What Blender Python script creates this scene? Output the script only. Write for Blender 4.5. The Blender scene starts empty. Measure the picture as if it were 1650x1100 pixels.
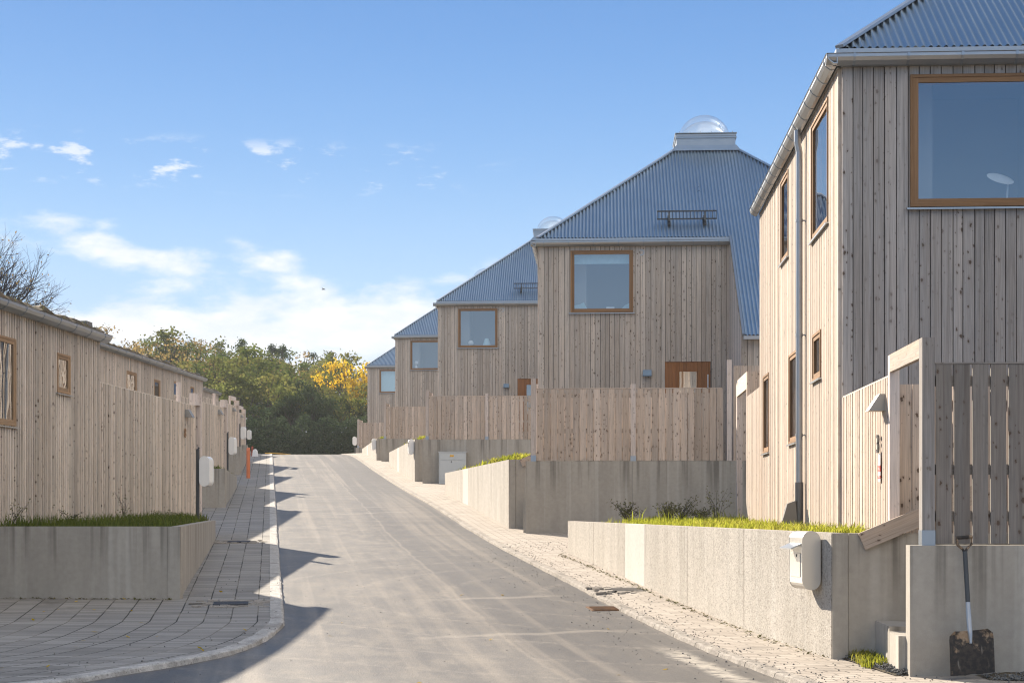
import bpy, math, random
from math import radians, sin, cos, tan, pi, sqrt, atan2
from mathutils import Vector, Matrix, noise as mnoise

random.seed(7)
scene = bpy.context.scene
COL = scene.collection

# ------------------------------------------------------------------ camera, sky, sun, exposure
EYE = 1.6                      # eye height above the street in front; all z below are relative to the eye
FPX = 2600.0                   # focal length in photo pixels (photo is 1650 wide)
cam_d = bpy.data.cameras.new('camera')
cam = bpy.data.objects.new('camera', cam_d); COL.objects.link(cam)
cam.location = (0, 0, EYE); cam.rotation_euler = (radians(90), 0, 0)
cam_d.sensor_width = 36.0; cam_d.lens = 36.0 * FPX / 1650.0
cam_d.shift_y = 268.0 / 1650.0
cam_d.clip_start = 0.1; cam_d.clip_end = 6000
scene.camera = cam

SUN_EL, SUN_AZ = radians(27.0), radians(-33.0)     # azimuth from +Y towards +X
world = bpy.data.worlds.new('World'); scene.world = world; world.use_nodes = True
sun_d = bpy.data.lights.new('sun', 'SUN'); sun_d.energy = 5.0; sun_d.angle = radians(0.5)
sun_d.color = (1.0, 0.88, 0.72)
sun = bpy.data.objects.new('sun', sun_d); COL.objects.link(sun)
sun_dir = Vector((sin(SUN_AZ) * cos(SUN_EL), cos(SUN_AZ) * cos(SUN_EL), sin(SUN_EL)))
sun.rotation_euler = (-sun_dir).to_track_quat('-Z', 'Y').to_euler()
sun.location = sun_dir * 100
scene.view_settings.view_transform = 'Standard'; scene.view_settings.look = 'None'
scene.view_settings.exposure = 1.22; scene.view_settings.gamma = 1.0
scene.view_settings.use_curve_mapping = False
scene.cycles.max_bounces = 8; scene.cycles.transparent_max_bounces = 12
scene.cycles.caustics_reflective = False; scene.cycles.caustics_refractive = False
scene.cycles.use_denoising = True; scene.cycles.filter_width = 1.15


class NT:
    """tiny helper for node trees"""
    def __init__(s, tree): s.t = tree; s.t.nodes.clear()
    def n(s, typ, **kw):
        nd = s.t.nodes.new(typ)
        for k, v in kw.items():
            if k.startswith('i_'):
                key = k[2:]; key = int(key) if key.isdigit() else key.replace('_', ' ')
                s.put(nd.inputs[key], v)
            else: setattr(nd, k, v)
        return nd
    def put(s, inp, v):
        if hasattr(v, 'is_linked') or isinstance(v, bpy.types.NodeSocket): s.t.links.new(v, inp)
        else: inp.default_value = v
    def math(s, op, a, b=0.0, clamp=False, c=0.0):
        nd = s.t.nodes.new('ShaderNodeMath'); nd.operation = op; nd.use_clamp = clamp
        s.put(nd.inputs[0], a); s.put(nd.inputs[1], b); s.put(nd.inputs[2], c); return nd.outputs[0]
    def mix(s, f, a, b, mode='MIX'):
        nd = s.t.nodes.new('ShaderNodeMix'); nd.data_type = 'RGBA'; nd.blend_type = mode
        s.put(nd.inputs[0], f); s.put(nd.inputs[6], a); s.put(nd.inputs[7], b); return nd.outputs[2]
    def ramp(s, f, lo, hi, smooth=True):
        nd = s.t.nodes.new('ShaderNodeMapRange'); nd.interpolation_type = 'SMOOTHSTEP' if smooth else 'LINEAR'
        s.put(nd.inputs[0], f); nd.inputs[1].default_value = lo; nd.inputs[2].default_value = hi
        return nd.outputs[0]
    def vmul(s, v, k):
        nd = s.t.nodes.new('ShaderNodeVectorMath'); nd.operation = 'MULTIPLY'
        s.put(nd.inputs[0], v); nd.inputs[1].default_value = k; return nd.outputs[0]
    def noise(s, v, scale=1.0, detail=3.0, rough=0.55):
        nd = s.t.nodes.new('ShaderNodeTexNoise'); s.put(nd.inputs['Vector'], v)
        nd.inputs['Scale'].default_value = scale; nd.inputs['Detail'].default_value = detail
        nd.inputs['Roughness'].default_value = rough; return nd.outputs[0]


def build_world():
    g = NT(world.node_tree)
    sky = g.n('ShaderNodeTexSky', sky_type='NISHITA', sun_disc=False, sun_elevation=SUN_EL, sun_rotation=SUN_AZ,
              altitude=50.0, air_density=1.0, dust_density=0.2, ozone_density=1.6)
    tc = g.n('ShaderNodeTexCoord')
    sep = g.n('ShaderNodeSeparateXYZ', i_0=tc.outputs['Generated'])
    el = g.math('ARCSINE', sep.outputs[2]); az = g.math('ARCTAN2', sep.outputs[0], sep.outputs[1])
    # deep blue overhead paling towards the horizon; the physical sky adds the glow round the sun
    rp = g.n('ShaderNodeValToRGB', i_0=g.ramp(el, 0.0, radians(60), False))
    cr = rp.color_ramp; cr.interpolation = 'B_SPLINE'
    stops = ((0.0, (3.2, 3.85, 4.5)), (0.07, (2.7, 3.5, 4.5)), (0.13, (2.1, 3.1, 4.4)), (0.20, (1.10, 2.2, 3.95)), (0.29, (0.52, 1.42, 3.3)), (0.45, (0.60, 1.3, 2.7)), (1.0, (0.85, 1.3, 2.1)))
    while len(cr.elements) < len(stops): cr.elements.new(0.5)
    for e, (p, c) in zip(cr.elements, stops): e.position = p; e.color = (c[0] / 6, c[1] / 6, c[2] / 6, 1)
    cl = g.n('ShaderNodeMix', data_type='RGBA', blend_type='DARKEN'); cl.inputs[0].default_value = 1.0
    g.put(cl.inputs[6], g.mix(1.0, sky.outputs[0], (0.45, 0.5, 0.55, 1), 'MULTIPLY')); cl.inputs[7].default_value = (3.4, 4.2, 5.2, 1)
    skyc = g.mix(0.14, g.mix(1.0, rp.outputs[0], (6, 6, 6, 1), 'MULTIPLY'), cl.outputs[2])
    vec = g.n('ShaderNodeCombineXYZ', i_0=g.math('MULTIPLY', az, 13.0), i_1=g.math('MULTIPLY', el, 30.0), i_2=4.9).outputs[0]
    n1 = g.noise(vec, 1.0, 8.0, 0.56)
    # cumulus bank low over the hills, thinning to the right
    lowb = g.math('SUBTRACT', 1.0, g.ramp(el, radians(5.0), radians(10.5)))
    azb = g.math('SUBTRACT', 1.0, g.ramp(az, radians(-5.5), radians(1.0)))
    bias = g.math('MULTIPLY', lowb, g.math('ADD', 0.25, g.math('MULTIPLY', azb, 0.75)))
    lft = g.math('SUBTRACT', 1.0, g.ramp(az, radians(-14.5), radians(-10.5)))
    hib = g.math('MULTIPLY', g.ramp(el, radians(8.0), radians(9.0)), g.math('SUBTRACT', 1.0, g.ramp(el, radians(9.6), radians(10.6))))
    bias = g.math('ADD', bias, g.math('MULTIPLY', g.math('MULTIPLY', lft, hib), 0.36))
    m1 = g.ramp(g.math('ADD', n1, g.math('MULTIPLY', bias, 0.37)), 0.64, 0.84)
    m1 = g.math('MULTIPLY', g.math('MULTIPLY', m1, g.ramp(sep.outputs[1], 0.0, 0.2)), g.ramp(bias, 0.02, 0.2))
    vec2 = g.n('ShaderNodeCombineXYZ', i_0=g.math('MULTIPLY', az, 26.0), i_1=g.math('MULTIPLY', el, 75.0), i_2=2.3).outputs[0]
    n2 = g.noise(vec2, 1.0, 8.0, 0.62)
    band = g.math('MULTIPLY', g.ramp(el, radians(10.7), radians(11.6)), g.math('SUBTRACT', 1.0, g.ramp(el, radians(12.1), radians(12.9))))
    m2 = g.math('MULTIPLY', g.math('MULTIPLY', g.ramp(n2, 0.53, 0.65), g.math('MULTIPLY', band, 0.8)), azb)
    # broken warm cloud, unseen behind and to the right, added as fill light
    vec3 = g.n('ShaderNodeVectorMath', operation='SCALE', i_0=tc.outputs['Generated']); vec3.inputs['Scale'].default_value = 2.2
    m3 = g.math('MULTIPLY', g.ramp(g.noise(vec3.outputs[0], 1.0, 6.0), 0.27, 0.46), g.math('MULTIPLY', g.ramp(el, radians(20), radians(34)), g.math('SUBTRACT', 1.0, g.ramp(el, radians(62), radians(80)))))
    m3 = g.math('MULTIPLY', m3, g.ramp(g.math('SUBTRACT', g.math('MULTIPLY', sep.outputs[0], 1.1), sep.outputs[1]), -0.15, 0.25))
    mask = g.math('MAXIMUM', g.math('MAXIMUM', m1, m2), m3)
    shade = g.mix(g.ramp(g.noise(vec, 2.3, 5.0), 0.3, 0.7), (3.9, 4.15, 4.5, 1), (4.75, 4.75, 4.8, 1))
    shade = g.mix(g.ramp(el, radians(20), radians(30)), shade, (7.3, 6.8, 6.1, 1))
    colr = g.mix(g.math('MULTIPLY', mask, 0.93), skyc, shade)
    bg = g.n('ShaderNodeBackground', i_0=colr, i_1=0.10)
    out = g.n('ShaderNodeOutputWorld', i_0=bg.outputs[0])
build_world()

# ------------------------------------------------------------------ materials
def new_mat(name):
    m = bpy.data.materials.new(name); m.use_nodes = True
    return m, NT(m.node_tree)

def finish(g, color, rough=0.7, metallic=0.0, bump=None, bstr=0.3, bdist=0.01, spec=0.4, **kw):
    p = g.n('ShaderNodeBsdfPrincipled')
    g.put(p.inputs['Base Color'], color); g.put(p.inputs['Roughness'], rough); g.put(p.inputs['Metallic'], metallic)
    p.inputs['Specular IOR Level'].default_value = spec
    if bump is not None:
        b = g.n('ShaderNodeBump', i_Strength=bstr, i_Distance=bdist, i_Height=bump)
        g.put(p.inputs['Normal'], b.outputs[0])
    for k, v in kw.items(): g.put(p.inputs[k.replace('_', ' ')], v)
    g.n('ShaderNodeOutputMaterial', i_0=p.outputs[0]); return p

def wood(name, ca, cb, cgrey, greyness=0.35, knots=1.0, streak=0.0):
    m, g = new_mat(name)
    uv = g.n('ShaderNodeUVMap').outputs[0]; r = g.n('ShaderNodeAttribute', attribute_name='rnd').outputs['Fac']
    s = g.n('ShaderNodeSeparateXYZ', i_0=uv)
    vec = g.n('ShaderNodeCombineXYZ', i_0=g.math('ADD', s.outputs[0], g.math('MULTIPLY', r, 37.3)),
              i_1=g.math('ADD', s.outputs[1], g.math('MULTIPLY', r, 91.7)), i_2=g.math('MULTIPLY', r, 13.0)).outputs[0]
    grain = g.noise(g.vmul(vec, (75, 2.2, 1)), 1.0, 4.0, 0.6)
    wide = g.noise(g.vmul(vec, (9, 0.55, 1)), 1.0, 3.0)
    base = g.mix(g.ramp(r, 0.0, 1.0, False), ca, cb)
    base = g.mix(g.math('MULTIPLY', g.ramp(wide, 0.35, 0.7), greyness), base, cgrey)
    tone = g.math('FRACT', g.math('MULTIPLY', r, 17.31))
    val = g.math('MULTIPLY', g.math('ADD', g.math('MULTIPLY', grain, 0.95), 0.52), g.math('ADD', 0.80, g.math('MULTIPLY', tone, 0.36)))
    base = g.mix(1.0, base, g.n('ShaderNodeCombineColor', i_0=val, i_1=val, i_2=val).outputs[0], 'MULTIPLY')
    warp = g.noise(g.vmul(vec, (9, 6, 1)), 1.0, 2.0)
    warp2 = g.noise(g.vmul(vec, (30, 45, 1)), 1.0, 3.0)
    vk = g.n('ShaderNodeVectorMath', operation='ADD', i_0=vec, i_1=g.vmul(g.n('ShaderNodeCombineXYZ', i_0=g.math('ADD', warp, g.math('MULTIPLY', warp2, 0.8)), i_1=g.math('SUBTRACT', warp, warp2)).outputs[0], (0.035, 0.04, 0)))
    def knot_layer(sx, sy, thr, rad):
        vor = g.n('ShaderNodeTexVoronoi', voronoi_dimensions='2D', i_Vector=g.vmul(vk.outputs[0], (sx, sy, 1)), i_Scale=1.0)
        cs = g.n('ShaderNodeSeparateColor', i_0=vor.outputs['Color'])
        size = g.math('MULTIPLY', g.ramp(cs.outputs[0], thr, 1.0), rad)
        kn = g.math('SUBTRACT', 1.0, g.math('DIVIDE', vor.outputs['Distance'], g.math('ADD', size, 0.0001)))
        ring = g.math('SUBTRACT', 1.0, g.math('DIVIDE', vor.outputs['Distance'], g.math('ADD', g.math('MULTIPLY', size, 2.6), 0.0001)))
        return g.math('ADD', g.math('MULTIPLY', g.ramp(kn, 0.0, 0.5), 0.8), g.math('MULTIPLY', g.ramp(ring, 0.0, 1.0), 0.35))
    kn = g.math('MAXIMUM', knot_layer(8.5, 5.0, 0.35, 0.15), knot_layer(16.0, 9.0, 0.62, 0.17))
    kb = g.math('ADD', 0.25, g.math('MULTIPLY', g.ramp(g.math('FRACT', g.math('MULTIPLY', r, 7.77)), 0.2, 0.9), 0.9))
    kn = g.math('MULTIPLY', kn, g.math('MULTIPLY', kb, knots), True)
    base = g.mix(g.math('MULTIPLY', kn, 0.9), base, (0.085, 0.052, 0.034, 1))
    dk = g.ramp(g.noise(g.vmul(vec, (38, 0.9, 1)), 1.0, 3.0), 0.60, 0.74)
    base = g.mix(g.math('MULTIPLY', dk, 0.42), base, (0.13, 0.10, 0.08, 1))
    if streak:
        st = g.ramp(g.noise(g.vmul(vec, (22, 0.35, 1)), 1.0, 3.0), 0.52, 0.72)
        base = g.mix(g.math('MULTIPLY', st, streak), base, (0.09, 0.075, 0.065, 1))
    finish(g, base, 0.75, bump=grain, bstr=0.25, bdist=0.004, spec=0.25)
    return m

W_FRONT = wood('wood_front_boards', (0.43, 0.365, 0.305, 1), (0.555, 0.48, 0.405, 1), (0.44, 0.40, 0.36, 1), 0.65, 0.8, 0.22)
W_GREY = wood('wood_grey_boards', (0.33, 0.30, 0.28, 1), (0.45, 0.41, 0.385, 1), (0.37, 0.355, 0.35, 1), 0.75, 1.0, 0.35)  # greyer, darker board tone for the nearest house and its gate post
W_SIDE = wood('wood_side_battens', (0.55, 0.455, 0.375, 1), (0.66, 0.565, 0.48, 1), (0.60, 0.54, 0.48, 1), 0.5, 0.55)
W_LEFT = wood('wood_row_battens', (0.60, 0.505, 0.415, 1), (0.74, 0.64, 0.535, 1), (0.64, 0.575, 0.51, 1), 0.5, 0.75)
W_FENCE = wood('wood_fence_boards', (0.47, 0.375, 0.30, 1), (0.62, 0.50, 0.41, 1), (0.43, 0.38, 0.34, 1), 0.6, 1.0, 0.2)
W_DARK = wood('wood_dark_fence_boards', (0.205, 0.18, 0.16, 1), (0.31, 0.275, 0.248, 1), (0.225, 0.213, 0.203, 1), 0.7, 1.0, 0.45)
W_POST = wood('wood_posts', (0.60, 0.51, 0.45, 1), (0.70, 0.60, 0.54, 1), (0.60, 0.55, 0.52, 1), 0.5, 0.6)
W_FRAME = wood('wood_window_frame', (0.26, 0.145, 0.07, 1), (0.30, 0.17, 0.085, 1), (0.24, 0.15, 0.09, 1), 0.4, 0.0)
W_TAN = wood('wood_tan_window_frame', (0.40, 0.25, 0.14, 1), (0.44, 0.29, 0.17, 1), (0.38, 0.27, 0.18, 1), 0.4, 0.0)

def concrete(name, ca, cb, drip=0.5, agg=0.0, warm=0.0):
    m, g = new_mat(name)
    uv = g.n('ShaderNodeUVMap').outputs[0]; r = g.n('ShaderNodeAttribute', attribute_name='rnd').outputs['Fac']
    s = g.n('ShaderNodeSeparateXYZ', i_0=uv)
    vec = g.n('ShaderNodeCombineXYZ', i_0=g.math('ADD', s.outputs[0], g.math('MULTIPLY', r, 31.0)), i_1=s.outputs[1], i_2=g.math('MULTIPLY', r, 7.0)).outputs[0]
    a = g.noise(g.vmul(vec, (2.2, 0.5, 1)), 1.0, 5.0); b = g.noise(vec, 14.0, 4.0); f = g.noise(vec, 120.0, 2.0)
    col = g.mix(g.ramp(a, 0.3, 0.7), ca, cb)
    col = g.mix(g.math('MULTIPLY', r, 0.22), col, (0.6, 0.56, 0.5, 1))
    # rain streaks that start at the top edge (v = 0) and run down
    st = g.ramp(g.noise(g.vmul(vec, (7.0, 0.16, 1)), 1.0, 3.0), 0.47, 0.66)
    fade = g.ramp(g.math('ADD', s.outputs[1], g.math('MULTIPLY', g.noise(g.vmul(vec, (5, 0, 1)), 1.0, 2.0), 1.1)), -0.35, 0.55)
    col = g.mix(g.math('MULTIPLY', g.math('MULTIPLY', st, fade), drip), col, (0.085, 0.075, 0.062, 1))
    pale = g.ramp(g.noise(g.vmul(vec, (4.0, 0.1, 1)), 1.3, 2.0), 0.55, 0.7)
    col = g.mix(g.math('MULTIPLY', pale, 0.4), col, (0.56, 0.54, 0.50, 1))
    v = g.math('ADD', g.math('MULTIPLY', b, 0.3), g.math('ADD', 0.72, g.math('MULTIPLY', f, 0.24)))
    col = g.mix(1.0, col, g.n('ShaderNodeCombineColor', i_0=v, i_1=v, i_2=v).outputs[0], 'MULTIPLY')
    bump = f
    if agg:
        vo = g.n('ShaderNodeTexVoronoi', i_Vector=vec, i_Scale=75.0)
        sp = g.n('ShaderNodeSeparateColor', i_0=vo.outputs['Color']).outputs[0]
        col = g.mix(g.math('MULTIPLY', g.ramp(sp, 0.55, 1.0), agg), col, (0.17, 0.15, 0.13, 1))
        col = g.mix(g.math('MULTIPLY', g.ramp(sp, 0.25, 0.0), agg * 0.5), col, (0.7, 0.66, 0.6, 1))
        bump = vo.outputs['Distance']
    finish(g, col, 0.85, bump=bump, bstr=0.35, bdist=0.006 if agg else 0.003, spec=0.3)
    return m

CONC = concrete('concrete_cast', (0.325, 0.30, 0.262, 1), (0.41, 0.38, 0.335, 1), 0.6)
CONC_AGG = concrete('concrete_exposed_aggregate', (0.40, 0.37, 0.325, 1), (0.50, 0.465, 0.415, 1), 0.22, 0.6)

def plain(name, color, rough=0.5, metallic=0.0, var=0.15, scale=8.0, spec=0.5, **kw):
    m, g = new_mat(name)
    tc = g.n('ShaderNodeTexCoord').outputs['Object']
    nz = g.noise(tc, scale, 4.0)
    v = g.math('ADD', 1.0 - var, g.math('MULTIPLY', nz, 2 * var))
    col = g.mix(1.0, color, g.n('ShaderNodeCombineColor', i_0=v, i_1=v, i_2=v).outputs[0], 'MULTIPLY')
    rr = g.math('ADD', rough - 0.06, g.math('MULTIPLY', nz, 0.12))
    finish(g, col, rr, metallic, spec=spec, **kw); return m

ROOF = plain('roof_steel', (0.32, 0.415, 0.51, 1), 0.31, 0.92, 0.10, 1.3)
FLASH = plain('flashing_steel', (0.36, 0.40, 0.45, 1), 0.35, 0.8, 0.08, 3.0)
ZINC = plain('galvanised_steel', (0.42, 0.44, 0.46, 1), 0.36, 0.8, 0.10, 6.0)
ZINC_D = plain('weathered_zinc_casing', (0.36, 0.35, 0.33, 1), 0.5, 0.5, 0.15, 9.0)
WHITE = plain('white_lacquer', (0.88, 0.88, 0.87, 1), 0.35, 0.0, 0.05, 5.0)
PIPE = plain('coated_pipe', (0.17, 0.165, 0.16, 1), 0.4, 0.3, 0.1, 4.0)
PIPEZ = plain('downpipe_zinc', (0.42, 0.43, 0.44, 1), 0.35, 0.6, 0.1, 4.0)
DARKST = plain('dark_steel', (0.06, 0.065, 0.07, 1), 0.5, 0.3, 0.2, 12.0)
ORANGE = plain('orange_paint', (0.62, 0.17, 0.06, 1), 0.55, 0.0, 0.2, 4.0)
ORANGE_D = plain('dark_orange_paint', (0.34, 0.07, 0.035, 1), 0.6, 0.0, 0.2, 4.0)
DOORW = wood('door_oiled_boards', (0.30, 0.125, 0.045, 1), (0.34, 0.15, 0.06, 1), (0.27, 0.12, 0.05, 1), 0.3, 0.0)
CABGREY = plain('cabinet_grey', (0.50, 0.53, 0.54, 1), 0.45, 0.2, 0.08, 3.0)
YELLOW = plain('yellow_label', (0.75, 0.42, 0.03, 1), 0.5)
RED = plain('red_sticker', (0.60, 0.06, 0.05, 1), 0.5)
ROOM = plain('room_wall', (0.34, 0.34, 0.34, 1), 0.9, 0.0, 0.05, 1.0)
LAMPBLUE = plain('lamp_blue_grey', (0.16, 0.24, 0.33, 1), 0.5, 0.2, 0.05)
PALEBLUE = plain('pale_blue_fabric', (0.45, 0.66, 0.72, 1), 0.8)
FABRIC = plain('white_fabric', (0.82, 0.83, 0.84, 1), 0.9)

def glass(name, ior, tint, wav, milk=0.0):
    m, g = new_mat(name)
    tc = g.n('ShaderNodeTexCoord').outputs['Object']
    b = g.n('ShaderNodeBump', i_Strength=wav, i_Distance=0.05, i_Height=g.noise(tc, 1.6, 1.0))
    bf = g.n('ShaderNodeNewGeometry').outputs['Backfacing']
    fr = g.n('ShaderNodeFresnel', i_IOR=g.math('ADD', g.math('MULTIPLY', bf, 1.0 / ior - ior), ior))
    t = g.n('ShaderNodeBsdfTransparent', i_0=tint)
    gl = g.n('ShaderNodeBsdfGlossy', i_0=(0.95, 0.97, 1.0, 1), i_Roughness=0.0)
    if wav: g.put(gl.inputs['Normal'], b.outputs[0])
    mx = g.n('ShaderNodeMixShader', i_0=fr.outputs[0], i_1=t.outputs[0], i_2=gl.outputs[0])
    if milk: mx = g.n('ShaderNodeMixShader', i_0=milk, i_1=mx.outputs[0], i_2=g.n('ShaderNodeBsdfTranslucent', i_0=(0.9, 0.92, 0.94, 1)).outputs[0])
    g.n('ShaderNodeOutputMaterial', i_0=mx.outputs[0]); return m
MEMB = plain('black_wind_barrier', (0.025, 0.023, 0.022, 1), 0.8)
GLASS = glass('window_glass', 3.1, (0.90, 0.94, 0.95, 1), 0.02)
GLASS_L = glass('row_window_glass', 4.6, (0.5, 0.52, 0.52, 1), 0.02)
ACRYL = glass('acrylic_dome', 1.75, (0.93, 0.95, 0.96, 1), 0.0, 0.04)

def asphalt():
    m, g = new_mat('asphalt')
    uv = g.n('ShaderNodeUVMap').outputs[0]
    a = g.noise(g.vmul(uv, (0.9, 0.09, 1)), 1.0, 5.0, 0.6); b = g.noise(uv, 0.55, 6.0, 0.62)
    c = g.noise(uv, 60.0, 3.0, 0.7); d = g.noise(uv, 9.0, 4.0)
    col = g.mix(g.ramp(a, 0.32, 0.68), (0.074, 0.066, 0.056, 1), (0.118, 0.106, 0.091, 1))
    col = g.mix(g.math('MULTIPLY', g.ramp(b, 0.45, 0.75), 0.4), col, (0.20, 0.174, 0.143, 1))
    mid = g.noise(g.vmul(uv, (3.0, 1.1, 1)), 1.0, 7.0, 0.72)
    col = g.mix(g.math('MULTIPLY', g.ramp(mid, 0.42, 0.68), 0.3), col, (0.27, 0.23, 0.18, 1))
    us = g.n('ShaderNodeSeparateXYZ', i_0=uv).outputs[0]
    edge = g.math('ADD', us, g.math('MULTIPLY', g.noise(uv, 0.5, 4.0), 0.25))
    lane = g.ramp(edge, 2.70, 2.76)
    col = g.mix(g.math('MULTIPLY', lane, 0.6), col, (0.064, 0.057, 0.049, 1))
    seam = g.math('SUBTRACT', 1.0, g.ramp(g.math('ABSOLUTE', g.math('SUBTRACT', edge, 2.72)), 0.0, 0.05)); col = g.mix(g.math('MULTIPLY', seam, 0.35), col, (0.27, 0.23, 0.18, 1))
    trk = g.math('MULTIPLY', g.ramp(g.noise(g.vmul(uv, (2.6, 0.035, 1)), 1.0, 3.0), 0.48, 0.68), 0.5)
    col = g.mix(trk, col, (0.25, 0.213, 0.168, 1))
    drk = g.math('MULTIPLY', g.ramp(g.noise(uv, 0.28, 4.0, 0.6), 0.5, 0.66), 0.4)
    col = g.mix(drk, col, (0.062, 0.055, 0.046, 1))
    vd = g.n('ShaderNodeSeparateXYZ', i_0=uv).outputs[1]; wob = g.noise(uv, 1.4, 4.0)
    def band(x, c, w): return g.math('SUBTRACT', 1.0, g.ramp(g.math('ABSOLUTE', g.math('SUBTRACT', x, c)), w * 0.3, w))
    dust = g.math('MULTIPLY', band(g.math('ADD', us, g.math('MULTIPLY', wob, 0.3)), 4.36, 0.2), band(vd, 16.2, 2.4))
    col = g.mix(g.math('MULTIPLY', dust, g.ramp(g.noise(uv, 7.0, 4.0), 0.3, 0.6)), col, (0.40, 0.36, 0.30, 1))
    for dc, tl, l0, wl in ((44.6, -0.55, 2.6, 1.9), (47.0, -0.4, 3.0, 1.5), (23.6, -0.25, 3.2, 1.4), (19.4, -0.3, 2.9, 1.9)):
        ln = g.math('MULTIPLY', band(g.math('ADD', vd, g.math('ADD', g.math('MULTIPLY', us, tl), g.math('MULTIPLY', wob, 0.5))), dc + tl * 3 + 0.25, 0.16), band(us, l0, wl))
        col = g.mix(g.math('MULTIPLY', ln, 0.4), col, (0.30, 0.262, 0.215, 1))
    # old tyre tracks: thin curved dusty lines
    w = g.n('ShaderNodeTexWave', wave_type='RINGS', rings_direction='SPHERICAL', i_Scale=0.22, i_Distortion=4.0, i_Detail=2.0)
    mp = g.n('ShaderNodeMapping', i_Vector=uv); mp.inputs['Location'].default_value = (-6.0, -24.0, 0); g.put(w.inputs['Vector'], mp.outputs[0])
    w.inputs['Detail Scale'].default_value = 0.5
    tr = g.math('MULTIPLY', g.ramp(w.outputs['Fac'], 0.93, 1.0), g.ramp(d, 0.4, 0.65))
    col = g.mix(g.math('MULTIPLY', tr, 0.28), col, (0.30, 0.26, 0.21, 1))
    vo = g.n('ShaderNodeTexVoronoi', i_Vector=uv, i_Scale=55.0)
    sp = g.n('ShaderNodeSeparateColor', i_0=vo.outputs['Color']).outputs[0]
    v = g.math('ADD', 0.62, g.math('ADD', g.math('MULTIPLY', c, 0.45), g.math('MULTIPLY', sp, 0.34)))
    col = g.mix(1.0, col, g.n('ShaderNodeCombineColor', i_0=v, i_1=v, i_2=v).outputs[0], 'MULTIPLY')
    finish(g, col, g.math('ADD', 0.46, g.math('MULTIPLY', mid, 0.2)), bump=vo.outputs['Distance'], bstr=0.35, bdist=0.006, spec=0.6); return m
ASPHALT = asphalt()

def pavers(name, bw, rh, off, ca, cb, mort, msize):
    m, g = new_mat(name)
    uv = g.n('ShaderNodeUVMap').outputs[0]
    wob = g.noise(uv, 1.3, 2.0)
    uv2 = g.n('ShaderNodeVectorMath', operation='ADD', i_0=uv, i_1=g.vmul(g.n('ShaderNodeCombineXYZ', i_0=wob, i_1=wob).outputs[0], (0.02, 0.02, 0))).outputs[0]
    br = g.n('ShaderNodeTexBrick', i_Vector=uv2, offset=off, i_Color1=(0, 0, 0, 1), i_Color2=(1, 1, 1, 1), i_Mortar=(0.5, 0.5, 0.5, 1))
    br.inputs['Scale'].default_value = 1.0; br.inputs['Brick Width'].default_value = bw; br.inputs['Row Height'].default_value = rh
    br.inputs['Mortar Size'].default_value = msize; br.inputs['Mortar Smooth'].default_value = 0.3
    t = g.n('ShaderNodeSeparateColor', i_0=br.outputs['Color']).outputs[0]
    dirt = g.noise(uv, 0.9, 6.0, 0.65); fine = g.noise(uv, 45.0, 3.0)
    col = g.mix(t, ca, cb)
    col = g.mix(g.math('MULTIPLY', g.ramp(dirt, 0.56, 0.7), 0.45), col, (0.115, 0.105, 0.092, 1))
    sand = g.math('MULTIPLY', g.ramp(g.noise(uv, 0.8, 5.0), 0.45, 0.62), 0.7)
    mo = g.mix(sand, mort, (0.30, 0.27, 0.23, 1))
    col = g.mix(br.outputs['Fac'], col, mo)
    v = g.math('ADD', 0.78, g.math('MULTIPLY', fine, 0.44))
    col = g.mix(1.0, col, g.n('ShaderNodeCombineColor', i_0=v, i_1=v, i_2=v).outputs[0], 'MULTIPLY')
    h = g.math('SUBTRACT', g.math('MULTIPLY', fine, 0.2), br.outputs['Fac'])
    finish(g, col, 0.82, bump=h, bstr=0.5, bdist=0.008, spec=0.35); return m
PAVE_L = pavers('pavers_left', 0.34, 0.105, 0.0, (0.24, 0.23, 0.215, 1), (0.36, 0.345, 0.325, 1), (0.035, 0.032, 0.028, 1), 0.010)
PAVE_R = pavers('pavers_right', 0.31, 0.14, 0.5, (0.34, 0.295, 0.25, 1), (0.43, 0.38, 0.325, 1), (0.075, 0.065, 0.055, 1), 0.008)

def speckle(name, ca, cb, cc, scale, rough=0.9, bd=0.02):
    m, g = new_mat(name)
    tc = g.n('ShaderNodeTexCoord').outputs['Object']
    a = g.noise(tc, scale, 5.0, 0.65); b = g.noise(tc, scale * 6, 3.0)
    col = g.mix(g.ramp(a, 0.35, 0.65), ca, cb); col = g.mix(g.ramp(b, 0.5, 0.75), col, cc)
    finish(g, col, rough, bump=b, bstr=0.6, bdist=bd, spec=0.2); return m
def kerb_mat(name, ca, cb, cc):
    m, g = new_mat(name)
    tc = g.n('ShaderNodeTexCoord').outputs['Object']; y = g.n('ShaderNodeSeparateXYZ', i_0=tc).outputs[1]
    a = g.noise(tc, 9.0, 5.0, 0.65); b = g.noise(tc, 50.0, 3.0)
    col = g.mix(g.ramp(a, 0.35, 0.65), ca, cb); col = g.mix(g.ramp(b, 0.5, 0.75), col, cc)
    dirt = g.ramp(g.noise(tc, 1.7, 4.0), 0.5, 0.68); col = g.mix(g.math('MULTIPLY', dirt, 0.45), col, (0.15, 0.135, 0.12, 1))
    j = g.math('LESS_THAN', g.math('FRACT', g.math('MULTIPLY', y, 1.05)), 0.022 if 'right' in name else -1.0); col = g.mix(j, col, (0.07, 0.065, 0.06, 1))
    finish(g, col, 0.9, bump=b, bstr=0.6, bdist=0.02, spec=0.2); return m
KERB_R = kerb_mat('kerb_stone_right', (0.30, 0.27, 0.24, 1), (0.42, 0.385, 0.34, 1), (0.17, 0.155, 0.14, 1))
KERB_L = kerb_mat('kerb_stone_left', (0.40, 0.39, 0.375, 1), (0.56, 0.545, 0.525, 1), (0.22, 0.21, 0.20, 1))
KERB = speckle('kerb_granite', (0.42, 0.41, 0.40, 1), (0.56, 0.55, 0.53, 1), (0.24, 0.23, 0.22, 1), 9.0)
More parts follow.
